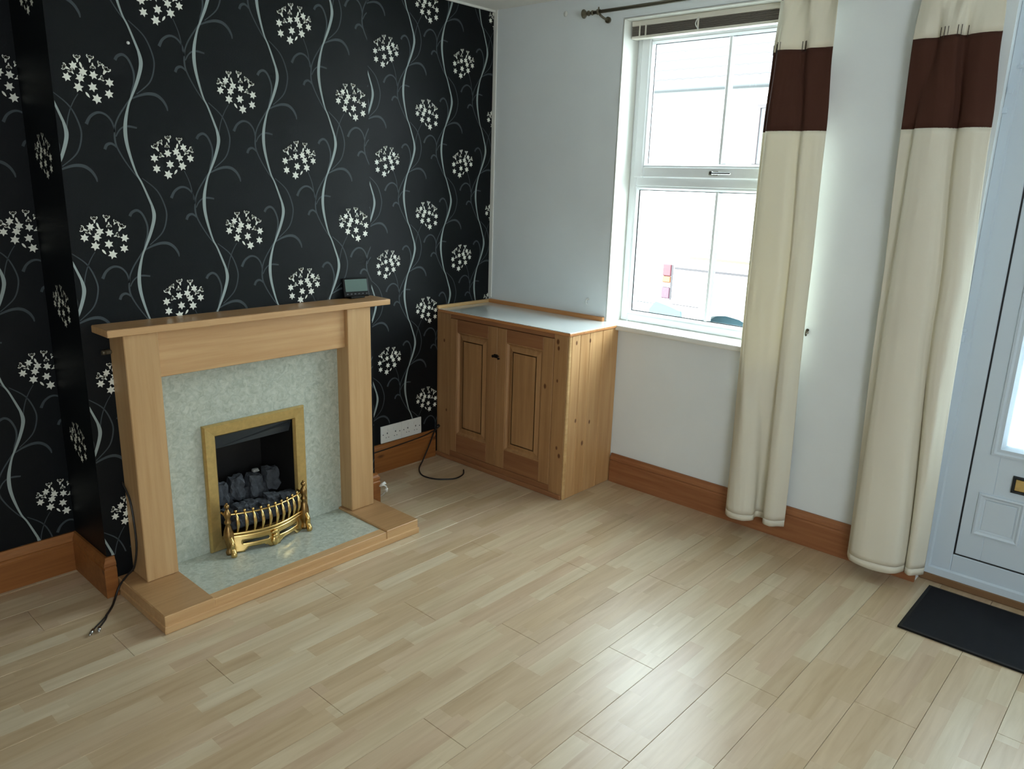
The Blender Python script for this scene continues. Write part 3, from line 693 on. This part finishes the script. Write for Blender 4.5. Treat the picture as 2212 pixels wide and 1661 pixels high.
# fret
FXA, FXB = -2.008, -1.655
def bow(t, y0=-0.442, d=0.052): return y0-d*sin(pi*t)
fret = MB()
fr = obj('fret_base', MB().box(-1.99, -1.67, -0.436, -0.392, 0.126, 0.134), M['brass_old'], fire)
def rail(z, r, y0, d, nm, mt):
    b = MB(); b.tube([(FXA+(FXB-FXA)*t, bow(t, y0, d), z) for t in [i/14 for i in range(15)]], r, 8, samples=2); return obj(nm, b, M[mt], fire)
rail(0.236, 0.0045, -0.436, 0.050, 'top_rail', 'brass'); rail(0.148, 0.0065, -0.440, 0.052, 'lower_rail', 'brass')
NS = 10
for i in range(NS):
    t = (i+0.9)/(NS+0.8); x = FXA+(FXB-FXA)*t; y = bow(t, -0.438, 0.051)
    b = MB()
    pts = [(x, y, 0.240), (x, y-0.012, 0.222), (x, y-0.017, 0.195), (x, y-0.010, 0.168), (x, y-0.001, 0.148)]
    P = catmull([Vector(q) for q in pts], 4); tt = bmesh.new(); rings = []
    for k, q in enumerate(P):
        s_ = k/(len(P)-1); wd = 0.0035+0.0048*sin(pi*min(1, s_*1.05))**1.5
        rings.append([tt.verts.new(q+Vector((sx*wd, sy*0.0025, 0))) for sx, sy in ((-1, 0), (-.5, -1), (.5, -1), (1, 0), (.5, 1), (-.5, 1))])
    for A, B_ in zip(rings, rings[1:]):
        for k in range(6):
            ff = tt.faces.new((A[k], A[(k+1) % 6], B_[(k+1) % 6], B_[k])); ff.smooth = True
    tt.faces.new(rings[0]); tt.faces.new(rings[-1]); b.merge(tt)
    sp = obj('spindle', b, M['brass'], fire)
    b = MB(); b.lathe((x, y, 0.239), (0, 0, 1), [(0, .0025), (.004, .003), (.006, .0055), (.010, .0065), (.014, .0045), (.017, 0)], 10); obj('finial', b, M['brass'], sp)
# scrolled end posts
for sx, xx in ((-1, FXA-0.006), (1, FXB+0.008)):
    b = MB()
    b.lathe((xx, -0.446, HZ-0.003), (0, 0, 1), [(0, .015), (.012, .017), (.022, .011), (.034, .012), (.060, .019), (.085, .0215), (.105, .019), (.125, .013), (.135, .009), (.142, .014), (.150, .014), (.158, .009), (.170, .013), (.182, .015), (.192, .013), (.199, .008), (.206, .006)], 14)
    b.ball((xx, -0.446, HZ+0.214), 0.011, 12); b.ball((xx, -0.446, HZ+0.226), 0.005, 8)
    po = obj('end_post', b, M['brass_old'], fire)
    b = MB(); b.tube([(xx, -0.446, 0.225), (xx, -0.420, 0.232), (xx, -0.396, 0.236)], 0.005, 8); obj('side_arm', b, M['brass_old'], po)
    b = MB(); b.tube([(xx, -0.455, 0.145), (xx, -0.476, 0.120), (xx, -0.474, 0.094), (xx, -0.486, 0.074), (xx, -0.480, 0.0655)], lambda t: 0.008+0.005*t, 8); obj('foot', b, M['brass'], po)
# ash-pan front: bowed plate with two slots, arched lower edge and centre ornament
tt = bmesh.new(); NX, NZ = 56, 12; zlo, zhi = 0.0625, 0.140; grid = {}
def keep(u, v):
    z = zlo+(zhi-zlo)*v
    if 0.13 < u < 0.43 or 0.57 < u < 0.87:
        if 0.50 < v < 0.70: return False
        c_ = 0.28 if u < .5 else 0.72
        if v < 0.26*(1-((u-c_)/0.15)**4): return False
    return True
for i in range(NX+1):
    for j in range(NZ+1):
        t = i/NX; grid[i, j] = tt.verts.new((FXA+(FXB-FXA)*t, bow(t, -0.444, 0.054)-0.004*(1-j/NZ), zlo+(zhi-zlo)*j/NZ))
for i in range(NX):
    for j in range(NZ):
        if keep((i+.5)/NX, (j+.5)/NZ): tt.faces.new((grid[i, j], grid[i+1, j], grid[i+1, j+1], grid[i, j+1])).smooth = True
for v in [v for v in tt.verts if not v.link_faces]: tt.verts.remove(v)
tt.normal_update(); bmesh.ops.solidify(tt, geom=tt.faces[:], thickness=0.004)
b = MB(); b.merge(tt); pan = obj('ash_pan_front', b, M['brass'], fire)
yc = bow(.5, -0.444, 0.054)-0.004; xc = (FXA+FXB)/2
b = MB(); b.ball((xc, yc-0.004, 0.086), 0.016, 14, sc=(1.1, .5, 1.3)); b.ball((xc, yc-0.005, 0.108), 0.009, 10, sc=(1.5, .6, 1)); b.ball((xc, yc-0.002, 0.069), 0.009, 10, sc=(1.3, .8, .7)); b.ball((xc, yc-0.004, 0.126), 0.011, 10, sc=(1.6, .5, .8))
obj('ornament', b, M['brass'], pan)

# ================================================================== PINE CABINET
CF, CE, CH = -0.430, -0.972, 0.900      # front plane, end plane, height
cab = thing('corner_cabinet', 'built-in pine cupboard with white top in the corner by the window', 'cabinet', (-0.215, -0.486, 0))
b = MB(); b.box(CF+0.02, -0.005, -0.004, CE+0.02, 0.002, CH-0.03); obj('carcass', b, M['pine_front'], cab)
th = 0.02
def fbox(mb_, ya, yb_, za, zb_, d0=0.0, d1=0.02, bev=0.0015): mb_.box(CF+d0, CF+d1, ya, yb_, za, zb_, bev)
b = MB(); fbox(b, -0.003, -0.115, 0.0, CH-0.018); obj('stile', b, M['pine_front'], cab)
b = MB(); fbox(b, -0.887, CE, 0.0, CH-0.018); obj('stile', b, M['pine_front'], cab)
b = MB(); fbox(b, -0.1152, -0.8868, 0.860, CH-0.018); obj('top_rail', b, M['pine_rail'], cab)
b = MB(); fbox(b, -0.1152, -0.8868, 0.0, 0.058); obj('bottom_rail', b, M['pine_rail'], cab)
b = MB(); b.box(CF-0.013, CF-0.0005, -0.003, CE-0.004, 0.0, 0.026, 0.004); obj('floor_bead', b, M['pine_rail'], cab)
def door_(ya, yb_, sl, sr, name='door'):
    z0, z1 = 0.061, 0.857; d0, d1 = -0.004, 0.016
    b = MB(); fbox(b, ya, ya-sl, z0, z1, d0, d1); fbox(b, yb_+sr, yb_, z0, z1, d0, d1)
    dr = obj(name, b, M['pine_front'], cab)
    for za_, zb_ in ((z0, 0.172), (0.786, z1)):
        b = MB(); fbox(b, ya-sl-.0002, yb_+sr+.0002, za_, zb_, d0+.0005, d1); obj('door_rail', b, M['pine_rail'], dr)
    ia, ib, iz0, iz1 = ya-sl, yb_+sr, 0.172, 0.786
    b = MB(); b.ring_frame((CF, ia, iz0), (0, -1, 0), (0, 0, 1), (-1, 0, 0), ia-ib, iz1-iz0, [(0, -.016), (0, .002), (.005, .002), (.009, -.003), (.014, -.008), (.014, -.016)]); obj('moulding', b, M['pine_front'], dr)
    b = MB(); b.box(CF+0.009, CF+0.0155, ia-.0135, ib+.0135, iz0+.0135, iz1-.0135)
    b.ring_frame((CF+.009, ia-.020, iz0+.020), (0, -1, 0), (0, 0, 1), (-1, 0, 0), ia-ib-.04, iz1-iz0-.04, [(0, 0), (.022, .007), (.03, .007), (.03, 0)])
    b.box(CF+0.002, CF+0.0092, ia-.045, ib+.045, iz0+.045, iz1-.045)
    obj('door_panel', b, M['pine_front'], dr)
    return dr
d1 = door_(-0.117, -0.489, 0.056, 0.070); d2 = door_(-0.491, -0.885, 0.066, 0.070)
b = MB(); b.box(CF-0.010, CF-0.004, -0.470, -0.500, 0.688, 0.708, 0.002); b.cyl((CF-0.008, -0.474, 0.698), (CF-0.022, -0.474, 0.698), 0.006, 0.008, 10); b.box(CF-0.018, CF-0.009, -0.478, -0.512, 0.699, 0.705, 0.001); b.cyl((CF-0.004, -0.507, 0.687), (CF-0.014, -0.507, 0.687), 0.005, seg=8)
obj('latch', b, M['iron'], d1)
# end of tongue-and-groove boards
edges = [CF+0.0205, -0.338, -0.258, -0.145, -0.003]
b = MB(); b.box(CF, CF+0.02, CE-0.001, CE-0.013, 0.0, CH-0.018, 0.003); obj('corner_strip', b, M['pine_edge_x'], cab)
for a, c2 in zip(edges, edges[1:]):
    b = MB(); b.box(a+0.0006, c2-0.0006, CE+0.0195, CE-0.012, 0.0, CH-0.018, 0.003); obj('side_board', b, M['pine'], cab)
b = MB(); b.box(CF-0.006, -0.001, -0.012, CE-0.018, CH-0.0176, CH-0.003, 0.002); obj('top_edging', b, M['pine_edge_y'], cab)
b = MB(); b.box(CF-0.002, -0.003, -0.022, CE-0.014, CH-0.0028, CH, 0.001); obj('worktop', b, M['laminate_white'], cab)
b = MB(); b.box(CF-0.006, -0.001, -0.002, -0.021, CH-0.002, CH+0.018, 0.003); obj('upstand', b, M['pine_edge_x'], cab)
b = MB(); b.box(-0.022, -0.002, -0.0215, WY0+0.006, CH-0.002, CH+0.022, 0.003); obj('upstand', b, M['pine_edge_y'], cab)

# ================================================================== CURTAINS AND POLES
def interp_profile(profs, z):
    ks = sorted(profs, reverse=True)
    if z >= ks[0]: return profs[ks[0]]
    if z <= ks[-1]: return profs[ks[-1]]
    for a, b_ in zip(ks, ks[1:]):
        if a >= z >= b_:
            t = (a-z)/(a-b_); t = t*t*(3-2*t)
            return [(p_[0]*(1-t)+q[0]*t, p_[1]*(1-t)+q[1]*t) for p_, q in zip(profs[a], profs[b_])]
def curtain(root, profs, ztop, zbot, band, seed, M_=9):
    def row(z):
        pr = catmull([Vector((y, x)) for y, x in interp_profile(profs, z)], M_); out = []
        for i, q in enumerate(pr):
            s_ = i/(len(pr)-1)
            wob = 0.004*mnoise.noise(Vector((s_*9+seed, z*1.6, 0)))+0.0016*mnoise.noise(Vector((s_*30+seed, z*5, 2)))
            out.append(Vector((q[1]+wob, q[0]+0.5*wob, z)))
        return out
    def sheet(za, zb_, name, mt, off=0.0, hem=False):
        n = max(2, int((za-zb_)/0.022)); t = bmesh.new(); rows = []
        for j in range(n+1):
            z = za+(zb_-za)*j/n; R = row(z)
            if hem and j == n: R = [p_+Vector((0, 0, 0.006*mnoise.noise(Vector((i*.13, seed, 0))))) for i, p_ in enumerate(R)]
            rows.append([t.verts.new(p_) for p_ in R])
        for A, B_ in zip(rows, rows[1:]):
            for k in range(len(A)-1): t.faces.new((A[k], A[k+1], B_[k+1], B_[k])).smooth = True
        t.normal_update(); bmesh.ops.solidify(t, geom=t.faces[:], thickness=0.0014)
        b = MB(); b.merge(t); 
        b.bm.normal_update()
        for f_ in b.bm.faces: f_.smooth = abs(f_.normal.z) < 0.5
        return obj(name, b, M[mt], root)
    sheet(ztop, band[0], 'header_cloth', 'cream_cloth')
    sheet(band[0]+0.001, band[1], 'dark_band', 'brown_cloth')
    sheet(band[1]+0.001, zbot+0.03, 'lower_cloth', 'cream_cloth'); sheet(zbot+0.03, zbot, 'hem', 'cream_cloth', hem=True)
    return row
def threads(root, row, fr_, zc):
    R = row(zc)
    for s_ in fr_:
        for dd in (0, 0.012):
            i = int(min(len(R)-2, s_*(len(R)-1))); q = R[i]; y = q.y-dd
            b = MB(); b.box(q.x-0.006, q.x-0.0035, y+0.0009, y-0.0009, zc-0.018, zc+0.022); obj('stitch', b, M['thread'], root)
cl = thing('curtain', 'cream curtain with dark brown band hanging over the right side of the window', 'curtain', (-0.09, -1.86, 0.08), 'cream curtains with brown bands')
PL_ = {
 2.48: [(-1.730, -.055), (-1.757, -.085), (-1.784, -.125), (-1.812, -.085), (-1.840, -.055), (-1.868, -.085), (-1.896, -.125), (-1.924, -.085), (-1.952, -.06), (-1.988, -.10)],
 2.19: [(-1.718, -.040), (-1.728, -.070), (-1.748, -.082), (-1.770, -.122), (-1.812, -.116), (-1.846, -.092), (-1.872, -.088), (-1.900, -.108), (-1.945, -.095), (-1.992, -.100)],
 1.87: [(-1.700, -.030), (-1.716, -.062), (-1.738, -.074), (-1.757, -.124), (-1.800, -.127), (-1.862, -.112), (-1.892, -.092), (-1.915, -.108), (-1.950, -.100), (-2.000, -.080)],
 1.2: [(-1.700, -.025), (-1.716, -.058), (-1.738, -.070), (-1.755, -.125), (-1.800, -.132), (-1.880, -.118), (-1.912, -.082), (-1.928, -.100), (-1.965, -.096), (-2.002, -.055)],
 0.08: [(-1.733, -.030), (-1.742, -.085), (-1.775, -.135), (-1.830, -.145), (-1.885, -.105), (-1.876, -.045), (-1.915, -.035), (-1.938, -.090), (-1.985, -.095), (-2.022, -.045)]}
row = curtain(cl, PL_, 2.48, 0.078, (2.190, 1.866), 3.1)
threads(cl, row, (.22, .33, .62, .70), 2.20); threads(cl, row, (.12,), 2.197)
cr = thing('curtain', 'cream curtain with dark brown band hanging beside the front door', 'curtain', (-0.09, -2.47, 0.06), 'cream curtains with brown bands')
PR_ = {
 2.48: [(-2.300, -.055), (-2.330, -.085), (-2.360, -.125), (-2.390, -.085), (-2.420, -.055), (-2.450, -.085), (-2.480, -.125), (-2.510, -.085), (-2.540, -.06), (-2.570, -.10)],
 2.19: [(-2.288, -.085), (-2.330, -.095), (-2.372, -.085), (-2.392, -.105), (-2.420, -.118), (-2.448, -.120), (-2.462, -.085), (-2.492, -.095), (-2.535, -.105), (-2.587, -.100)],
 1.87: [(-2.290, -.075), (-2.340, -.080), (-2.350, -.105), (-2.400, -.120), (-2.445, -.115), (-2.468, -.095), (-2.485, -.070), (-2.505, -.100), (-2.550, -.110), (-2.603, -.090)],
 1.2: [(-2.306, -.070), (-2.338, -.080), (-2.352, -.110), (-2.410, -.130), (-2.480, -.120), (-2.508, -.095), (-2.520, -.075), (-2.540, -.100), (-2.580, -.105), (-2.622, -.065)],
 0.06: [(-2.332, -.075), (-2.350, -.115), (-2.375, -.145), (-2.440, -.155), (-2.530, -.135), (-2.562, -.085), (-2.565, -.040), (-2.575, -.085), (-2.600, -.090), (-2.634, -.035)]}
row = curtain(cr, PR_, 2.48, 0.060, (2.190, 1.866), 9.7)
threads(cr, row, (.30, .38, .56, .72), 2.20)
RX, RZ = -0.09, 2.4505
def pole(y0, y1, label, brackets, fin):
    po = thing('curtain_pole', label, 'curtain pole', (RX, (y0+y1)/2, RZ-0.03))
    b = MB(); b.cyl((RX, y0, RZ), (RX, y1, RZ), 0.0085, seg=14); obj('rod', b, M['bronze'], po)
    for y, s_ in fin:
        b = MB(); b.lathe((RX, y-s_*0.004, RZ), (0, s_, 0), [(0, .010), (.008, .012), (.012, .008), (.020, .007), (.026, .012), (.032, .013), (.037, .008), (.044, .010), (.058, .022), (.061, .022), (.063, .016)], 18); obj('finial', b, M['bronze'], po)
    for y in brackets:
        b = MB(); b.cyl((-0.0005, y, RZ-0.024), (-0.012, y, RZ-0.024), 0.015, seg=16); b.tube([(-0.010, y, RZ-0.024), (-0.045, y, RZ-0.020), (-0.078, y, RZ-0.010)], 0.006, 8)
        b.lathe((RX, y-0.006, RZ), (0, 1, 0), [(0, .014), (.012, .014)], 16); b.cyl((RX, y, RZ+0.012), (RX, y, RZ+0.022), 0.004, seg=8); obj('bracket', b, M['bronze'], po)
    return po
pole(-0.765, -2.06, 'thin bronze curtain pole with trumpet finial above the window', (-0.80, -2.03), ((-0.765, 1), (-2.06, -1)))
pole(-2.27, -3.85, 'bronze curtain pole above the front door', (-2.285, -3.78), ((-2.27, 1), (-3.85, -1)))
for root, ys in ((cl, (-1.757, -1.812, -1.868, -1.924)), (cr, (-2.33, -2.39, -2.45, -2.51))):
    for k, y in enumerate(ys):
        t = bmesh.new(); ring = MB(); R_ = 0.036; cz = RZ-0.022
        ring.tube([(RX+(0.02 if k % 2 == 0 else -0.02)*sin(a)*0.4, y+0.010*sin(a)*(-1)**k*0 + R_*sin(a)*0.45, cz+R_*cos(a)) for a in [2*pi*i/20 for i in range(21)]], 0.0055, 8, samples=1)
        obj('eyelet', ring, M['bronze'], root)

# ================================================================== SMALL THINGS
# energy monitor on the mantel shelf
MX, MY, MZ = -1.268, -0.365, LT+0.0273
mon = thing('energy_monitor', 'small black display monitor with grey screen on the mantel shelf', 'monitor', (MX, MY, MZ))
Rm = Matrix.Translation((MX, MY, MZ)) @ Matrix.Rotation(radians(-12), 4, 'Z') @ Matrix.Rotation(radians(-14), 4, 'X')
def mbox(x0, x1, y0, y1, z0, z1, bev, mt, nm, par):
    t = MB().box(x0, x1, y0, y1, z0, z1, bev, 2); b = MB(); b.merge(t.bm, 0, Rm); return obj(nm, b, M[mt], par)
ca = mbox(-0.064, 0.064, -0.009, 0.009, 0.006, 0.094, 0.006, 'device', 'casing', mon)
mbox(-0.055, 0.055, -0.0105, -0.0088, 0.030, 0.087, 0.001, 'lcd', 'screen', ca)
for i in range(6): mbox(-0.052+i*0.019, -0.043+i*0.019, -0.0108, -0.0088, 0.0165, 0.0215, 0.0008, 'btn', 'button', ca)
b = MB(); b.box(MX-0.04, MX+0.04, MY-0.012, MY+0.035, MZ+0.0002, MZ+0.010, 0.003); obj('stand', b, M['device'], mon)
# sockets on the alcove wall
for k, (xa, xb, lab) in enumerate(((-0.860, -0.7105, 'white wall plate low in the alcove, the half nearer the fireplace'), (-0.7095, -0.560, 'white wall plate low in the alcove, the half nearer the cabinet'))):
    so = thing('wall_socket', lab, 'socket', ((xa+xb)/2, 0, 0.168), 'white wall plates in the alcove')
    b = MB(); b.box(xa, xb, -0.010, -0.0012, 0.168, 0.268, 0.003, 2); pl = obj('plate', b, M['plastic_white'], so)
    xm = (xa+xb)/2
    for dx in (-0.040, 0.040):
        b = MB(); b.cyl((xm+dx*1.5, -0.0102, 0.218), (xm+dx*1.5, -0.0112, 0.218), 0.0035, seg=10); obj('screw', b, M['btn'], pl)
        b = MB(); b.box(xm+dx*.55-0.008, xm+dx*.55+0.008, -0.0125, -0.0101, 0.236, 0.252, 0.001); obj('switch', b, M['plastic_white'], pl)
        b = MB()
        b.box(xm+dx*.75-0.0035, xm+dx*.75+0.0035, -0.0106, -0.01005, 0.218, 0.227); b.box(xm+dx*.75-0.012, xm+dx*.75-0.006, -0.0106, -0.01005, 0.196, 0.2); b.box(xm+dx*.75+0.006, xm+dx*.75+0.012, -0.0106, -0.01005, 0.196, 0.2)
        obj('pin_holes', b, M['btn'], pl)
# cables
b = MB(); b.tube([(-0.442, -0.030, 0.190), (-0.475, -0.034, 0.168), (-0.512, -0.05, 0.135), (-0.56, -0.07, 0.09), (-0.62, -0.09, 0.03), (-0.668, -0.115, 0.006), (-0.715, -0.175, 0.0045), (-0.735, -0.235, 0.0045), (-0.718, -0.305, 0.0045), (-0.675, -0.352, 0.0045), (-0.625, -0.378, 0.0045), (-0.555, -0.362, 0.0045), (-0.505, -0.315, 0.0045)], 0.0042, 8)
b.cyl((-0.436, -0.028, 0.192), (-0.455, -0.030, 0.184), 0.009, seg=10)
tag(obj('cable', b, M['cable']), 'black cable looping onto the floor beside the pine cupboard', 'cable')
b = MB(); b.tube([(-0.455, -0.028, 0.172), (-0.56, -0.0275, 0.152), (-0.70, -0.0265, 0.143), (-0.85, -0.0265, 0.137), (-1.0, -0.0265, 0.133), (-1.128, -0.0275, 0.133)], 0.0032, 8)
tag(obj('cable', b, M['cable']), 'thin black cable running along the skirting under the wall plates', 'cable')
cb = thing('aerial_cable', 'black twin cable with metal plugs lying left of the hearth', 'cable', (-2.45, -0.42, 0))
b = MB(); b.tube([(-2.378, -0.345, 0.46), (-2.374, -0.395, 0.40), (-2.378, -0.425, 0.30), (-2.381, -0.430, 0.21), (-2.392, -0.415, 0.13), (-2.412, -0.39, 0.092), (-2.437, -0.372, 0.05), (-2.462, -0.385, 0.012), (-2.49, -0.425, 0.004), (-2.53, -0.475, 0.004)], 0.0042, 8); obj('lead', b, M['cable'], cb)
for s_ in (0.006, -0.006):
    b = MB(); b.tube([(-2.525, -0.47, 0.0035), (-2.545+s_, -0.495, 0.0035), (-2.570+s_*1.6, -0.520, 0.0035), (-2.592+s_*1.8, -0.545, 0.006)], 0.0028, 8); br_ = obj('branch_lead', b, M['cable'], cb)
    b = MB(); b.cyl((-2.590+s_*1.8, -0.543, 0.0065), (-2.602+s_*2.4, -0.562, 0.0065), 0.0062, seg=10); b.cyl((-2.602+s_*2.4, -0.562, 0.0065), (-2.609+s_*2.6, -0.573, 0.0065), 0.003, seg=8); obj('plug', b, M['chrome'], br_)
# loose connector right of the surround
b = MB(); b.tube([(-1.150, -0.36, 0.10), (-1.132, -0.375, 0.105), (-1.112, -0.37, 0.085), (-1.108, -0.36, 0.06)], 0.004, 8); b.cyl((-1.145, -0.362, 0.102), (-1.12, -0.372, 0.116), 0.008, seg=10); b.cyl((-1.11, -0.368, 0.078), (-1.106, -0.362, 0.058), 0.007, seg=10)
b.tube([(-1.108, -0.36, 0.06), (-1.112, -0.33, 0.03), (-1.125, -0.29, 0.004)], 0.003, 6)
tag(obj('cable_connector', b, M['plastic_white']), 'small pale cable connector poking out behind the right leg of the surround', 'connector')
b = MB(); b.box(-2.392, -2.366, -0.352, -0.3295, 0.966, 0.982, 0.003); b.cyl((-2.386, -0.345, 0.974), (-2.40, -0.345, 0.974), 0.009, seg=10)
tag(obj('wall_bracket', b, M['bronze']), 'small grey fixing on the black wall left of the surround', 'bracket')
b = MB(); b.lathe((-2.199, BD-0.0003, 2.055), (0, -1, 0), [(0, .004), (.004, .004), (.006, .006), (.008, .0)], 10)
tag(obj('nail', b, M['plastic_white']), 'pale nail head in the black wallpaper above the fireplace', 'nail')
def hook(y, z, label, mt, big=False):
    b = MB(); b.cyl((-0.0003, y, z+0.012), (-0.004, y, z+0.012), 0.007, seg=10); b.tube([(-0.002, y, z+0.014), (-0.016, y, z+0.012), (-0.020, y, z-0.002), (-0.014, y, z-0.012), (-0.006, y, z-0.008)], 0.0028, 8)
    if big: b.cyl((-0.002, y, z), (-0.022, y-0.01, z+0.004), 0.005, seg=10)
    return tag(obj('wall_hook', b, M[mt]), label, 'hook')
hook(-0.767, 0.995, 'white hook on the wall above the pine cupboard', 'plastic_white')
hook(-1.998, 1.004, 'dark metal hook on the wall just right of the window curtain', 'bronze', True)
b = MB(); b.lathe((-0.0002, -0.519, 2.487), (-1, 0, 0), [(0, .014), (.002, .012), (.003, .0)], 14)
tag(obj('filler_patch', b, M['reveal']), 'pale filler patch on the white wall left of the curtain pole', 'patch')
# door mat
b = MB(); b.box(-0.448, -0.012, -2.660, -3.30, 0.0008, 0.0085, 0.004, 2)
mt_ = thing('door_mat', 'black rectangular mat on the floor in front of the door', 'door mat', (-0.22, -2.98, 0)); obj('pile', b, M['mat'], mt_)
b = MB(); b.ring_frame((-0.448, -3.30, 0.0012), (1, 0, 0), (0, 1, 0), (0, 0, 1), 0.436, 0.64, [(0, 0), (0, .008), (.012, .0082), (.013, .0)]); obj('border', b, M['device'], mt_)

# ================================================================== OUTSIDE
b = MB(); b.box(0.3, 14, -12, 14, -0.32, -0.20)
structure(obj('street', b, plain('asphalt', S(120, 122, 124), 0.9, var=0.1, vscale=20)), 'grey road outside the window', 'road')
b = MB(); b.box(0.3, 1.9, -12, 14, -0.199, -0.10, 0.01)
pvm = structure(obj('pavement', b, plain('concrete', S(170, 168, 162), 0.9, var=0.08, vscale=12)), 'concrete pavement outside the house', 'pavement')
OM = dict(white=plain('van_white_paint', S(238, 240, 240), 0.25), line=plain('van_rubber_line', S(52, 46, 48), 0.6), yellow=plain('van_yellow_stripe', S(92, 92, 48), 0.4),
          red=plain('red_lens', S(72, 16, 28), 0.3), orange=plain('orange_lens', S(110, 58, 20), 0.3), rev=plain('clear_lens', S(150, 150, 152), 0.3), pink=plain('dark_red_lens', S(66, 34, 48), 0.3),
          bump=plain('blue_grey_bumper', S(62, 78, 82), 0.5), tyre=plain('tyre_rubber', S(66, 84, 90), 0.8), arch=plain('wheel_arch_liner', S(70, 98, 106), 0.8), hub=plain('wheel_cover', S(60, 76, 80), 0.4),
          render=plain('white_render', S(236, 236, 230), 0.9), tile=plain('dark_grey_roof_tile', S(72, 68, 68), 0.8), gutter=plain('grey_gutter', S(58, 60, 60), 0.5), wframe=plain('pinkish_window_frame', S(76, 66, 66), 0.5), dark=plain('dark_glass', S(90, 92, 94), 0.1))
for k, v in OM.items(): M['o_'+k] = v
VX, VR, G = 2.5, 0.262, -0.19          # flank plane, rear end
van = thing('van', 'white van with a tall red tail lamp parked outside the window', 'van', (VX+0.8, VR-1.8, G))
WC = -0.36; WR = 0.32; AR = 0.46
def flank_outline():
    zb_ = 0.05; pts = [(VR, 0.20), (VR, 1.45), (VR-0.06, 1.60), (VR-0.25, 1.66), (VR-2.7, 1.66), (VR-3.0, 1.55), (VR-3.35, 1.02), (VR-4.0, 0.86), (VR-4.15, 0.70), (VR-4.15, zb_)]
    for c_ in (VR-3.4, WC):
        for i in range(13):
            a = pi+pi*0 - pi*i/12
            pts.append((c_-AR*cos(pi*i/12), max(zb_, G+WR+AR*sin(pi*i/12))))
    pts.append((VR-0.05, zb_)); return pts
b = MB(); b.prism([(VX, y, z) for y, z in flank_outline()], (1.6, 0, 0)); obj('body', b, M['o_white'], van)
b = MB(); b.box(VX-0.006, VX+0.001, VR-0.10, VR-4.0, 0.930, 0.950); obj('belt_moulding', b, M['o_line'], van)
b = MB(); b.box(VX-0.004, VX+0.001, VR-0.24, VR-3.2, 1.030, 1.052); obj('yellow_stripe', b, M['o_yellow'], van)
b = MB(); b.box(VX-0.004, VX+0.001, VR-0.10, -0.10, 0.622, 0.630); obj('sill_crease', b, M['o_line'], van)
for z0, z1, mt, nm in ((0.865, 0.968, 'o_red', 'tail_lamp'), (0.808, 0.864, 'o_orange', 'indicator'), (0.768, 0.807, 'o_rev', 'reversing_lamp'), (0.668, 0.767, 'o_pink', 'fog_lamp')):
    b = MB(); b.box(VX-0.012, VX+0.10, VR+0.014, VR-0.070, z0, z1, 0.008, 2); obj(nm, b, M[mt], van)
b = MB(); b.box(VX-0.006, VX+0.01, VR-0.071, VR-0.088, 0.660, 0.968); obj('lamp_gasket', b, M['o_line'], van)
b = MB(); b.prism([(VX-0.03, VR+0.10, 0.26), (VX-0.03, VR+0.11, 0.56), (VX-0.03, VR+0.05, 0.635), (VX-0.03, VR-0.07, 0.61), (VX-0.03, VR-0.20, 0.575), (VX-0.03, VR-0.23, 0.42), (VX-0.03, VR-0.21, 0.26)], (1.66, 0, 0)); obj('rear_bumper', b, M['o_bump'], van)
for c_ in (WC, VR-3.4):
    b = MB(); b.lathe((VX+0.03, c_, G+WR), (1, 0, 0), [(0, .20), (.0, .30), (.02, .32), (.18, .32), (.2, .30), (.2, .2)], 32); wh = obj('wheel', b, M['o_tyre'], van)
    b = MB(); b.lathe((VX+0.025, c_, G+WR), (1, 0, 0), [(0, 0.0), (.0, .06), (.012, .07), (.004, .19), (.02, .2)], 24); obj('hubcap', b, M['o_hub'], wh)
    b = MB(); b.lathe((VX+0.26, c_, G+WR), (1, 0, 0), [(0, 0.0), (.0, AR-.002), (.01, AR-.002)], 24); b.bm.faces.ensure_lookup_table(); obj('wheel_arch', b, M['o_arch'], van)
# house opposite
hs = thing('house', 'white rendered house with tiled roof across the street', 'house', (9.5, 1, G))
HX = 7.2; EV = 3.03
b = MB(); b.box(HX, HX+4.5, -9, 11, G, EV); obj('wall', b, M['o_render'], hs)
def course(k):
    t = bmesh.new(); n = 520; x0 = HX-0.30+0.26*k; z0 = EV-0.06+0.175*k; dx, dz = 0.30, 0.20; A = []; B_ = []
    for i in range(n+1):
        y = -6+15*i/n; w_ = 0.014*abs(sin(y*pi/0.15)); A.append(t.verts.new((x0, y, z0+w_+0.018))); B_.append(t.verts.new((x0+dx, y, z0+dz+w_)))
    for i in range(n): t.faces.new((A[i], A[i+1], B_[i+1], B_[i]))
    lo = [t.verts.new((v.co.x, v.co.y, z0-0.004)) for v in A]
    for i in range(n): t.faces.new((lo[i], lo[i+1], A[i+1], A[i]))
    b = MB(); b.merge(t); return obj('tile_course', b, M['o_tile'], hs)
for k in range(9): course(k)
b = MB(); b.prism([(HX-0.31, -6, EV-0.07), (HX+2.1, -6, EV+1.55), (HX+4.5, -6, EV-0.07)], (0, 15, 0)); obj('roof_deck', b, M['o_render'], hs)
b = MB(); b.tube([(HX-0.36, -6, EV-0.05), (HX-0.36, 9, EV-0.05)], 0.05, 10, samples=1); obj('gutter', b, M['o_gutter'], hs)
wf = obj('window', MB().ring_frame((HX-0.002, 1.80, 0.9), (0, -1, 0), (0, 0, 1), (-1, 0, 0), 1.2, 1.86, [(0, 0), (0, .03), (.05, .03), (.05, 0)]), M['o_wframe'], hs)
b = MB(); b.box(HX-0.006, HX-0.001, 1.75, 0.65, 0.95, 2.71); obj('pane', b, M['o_dark'], wf)
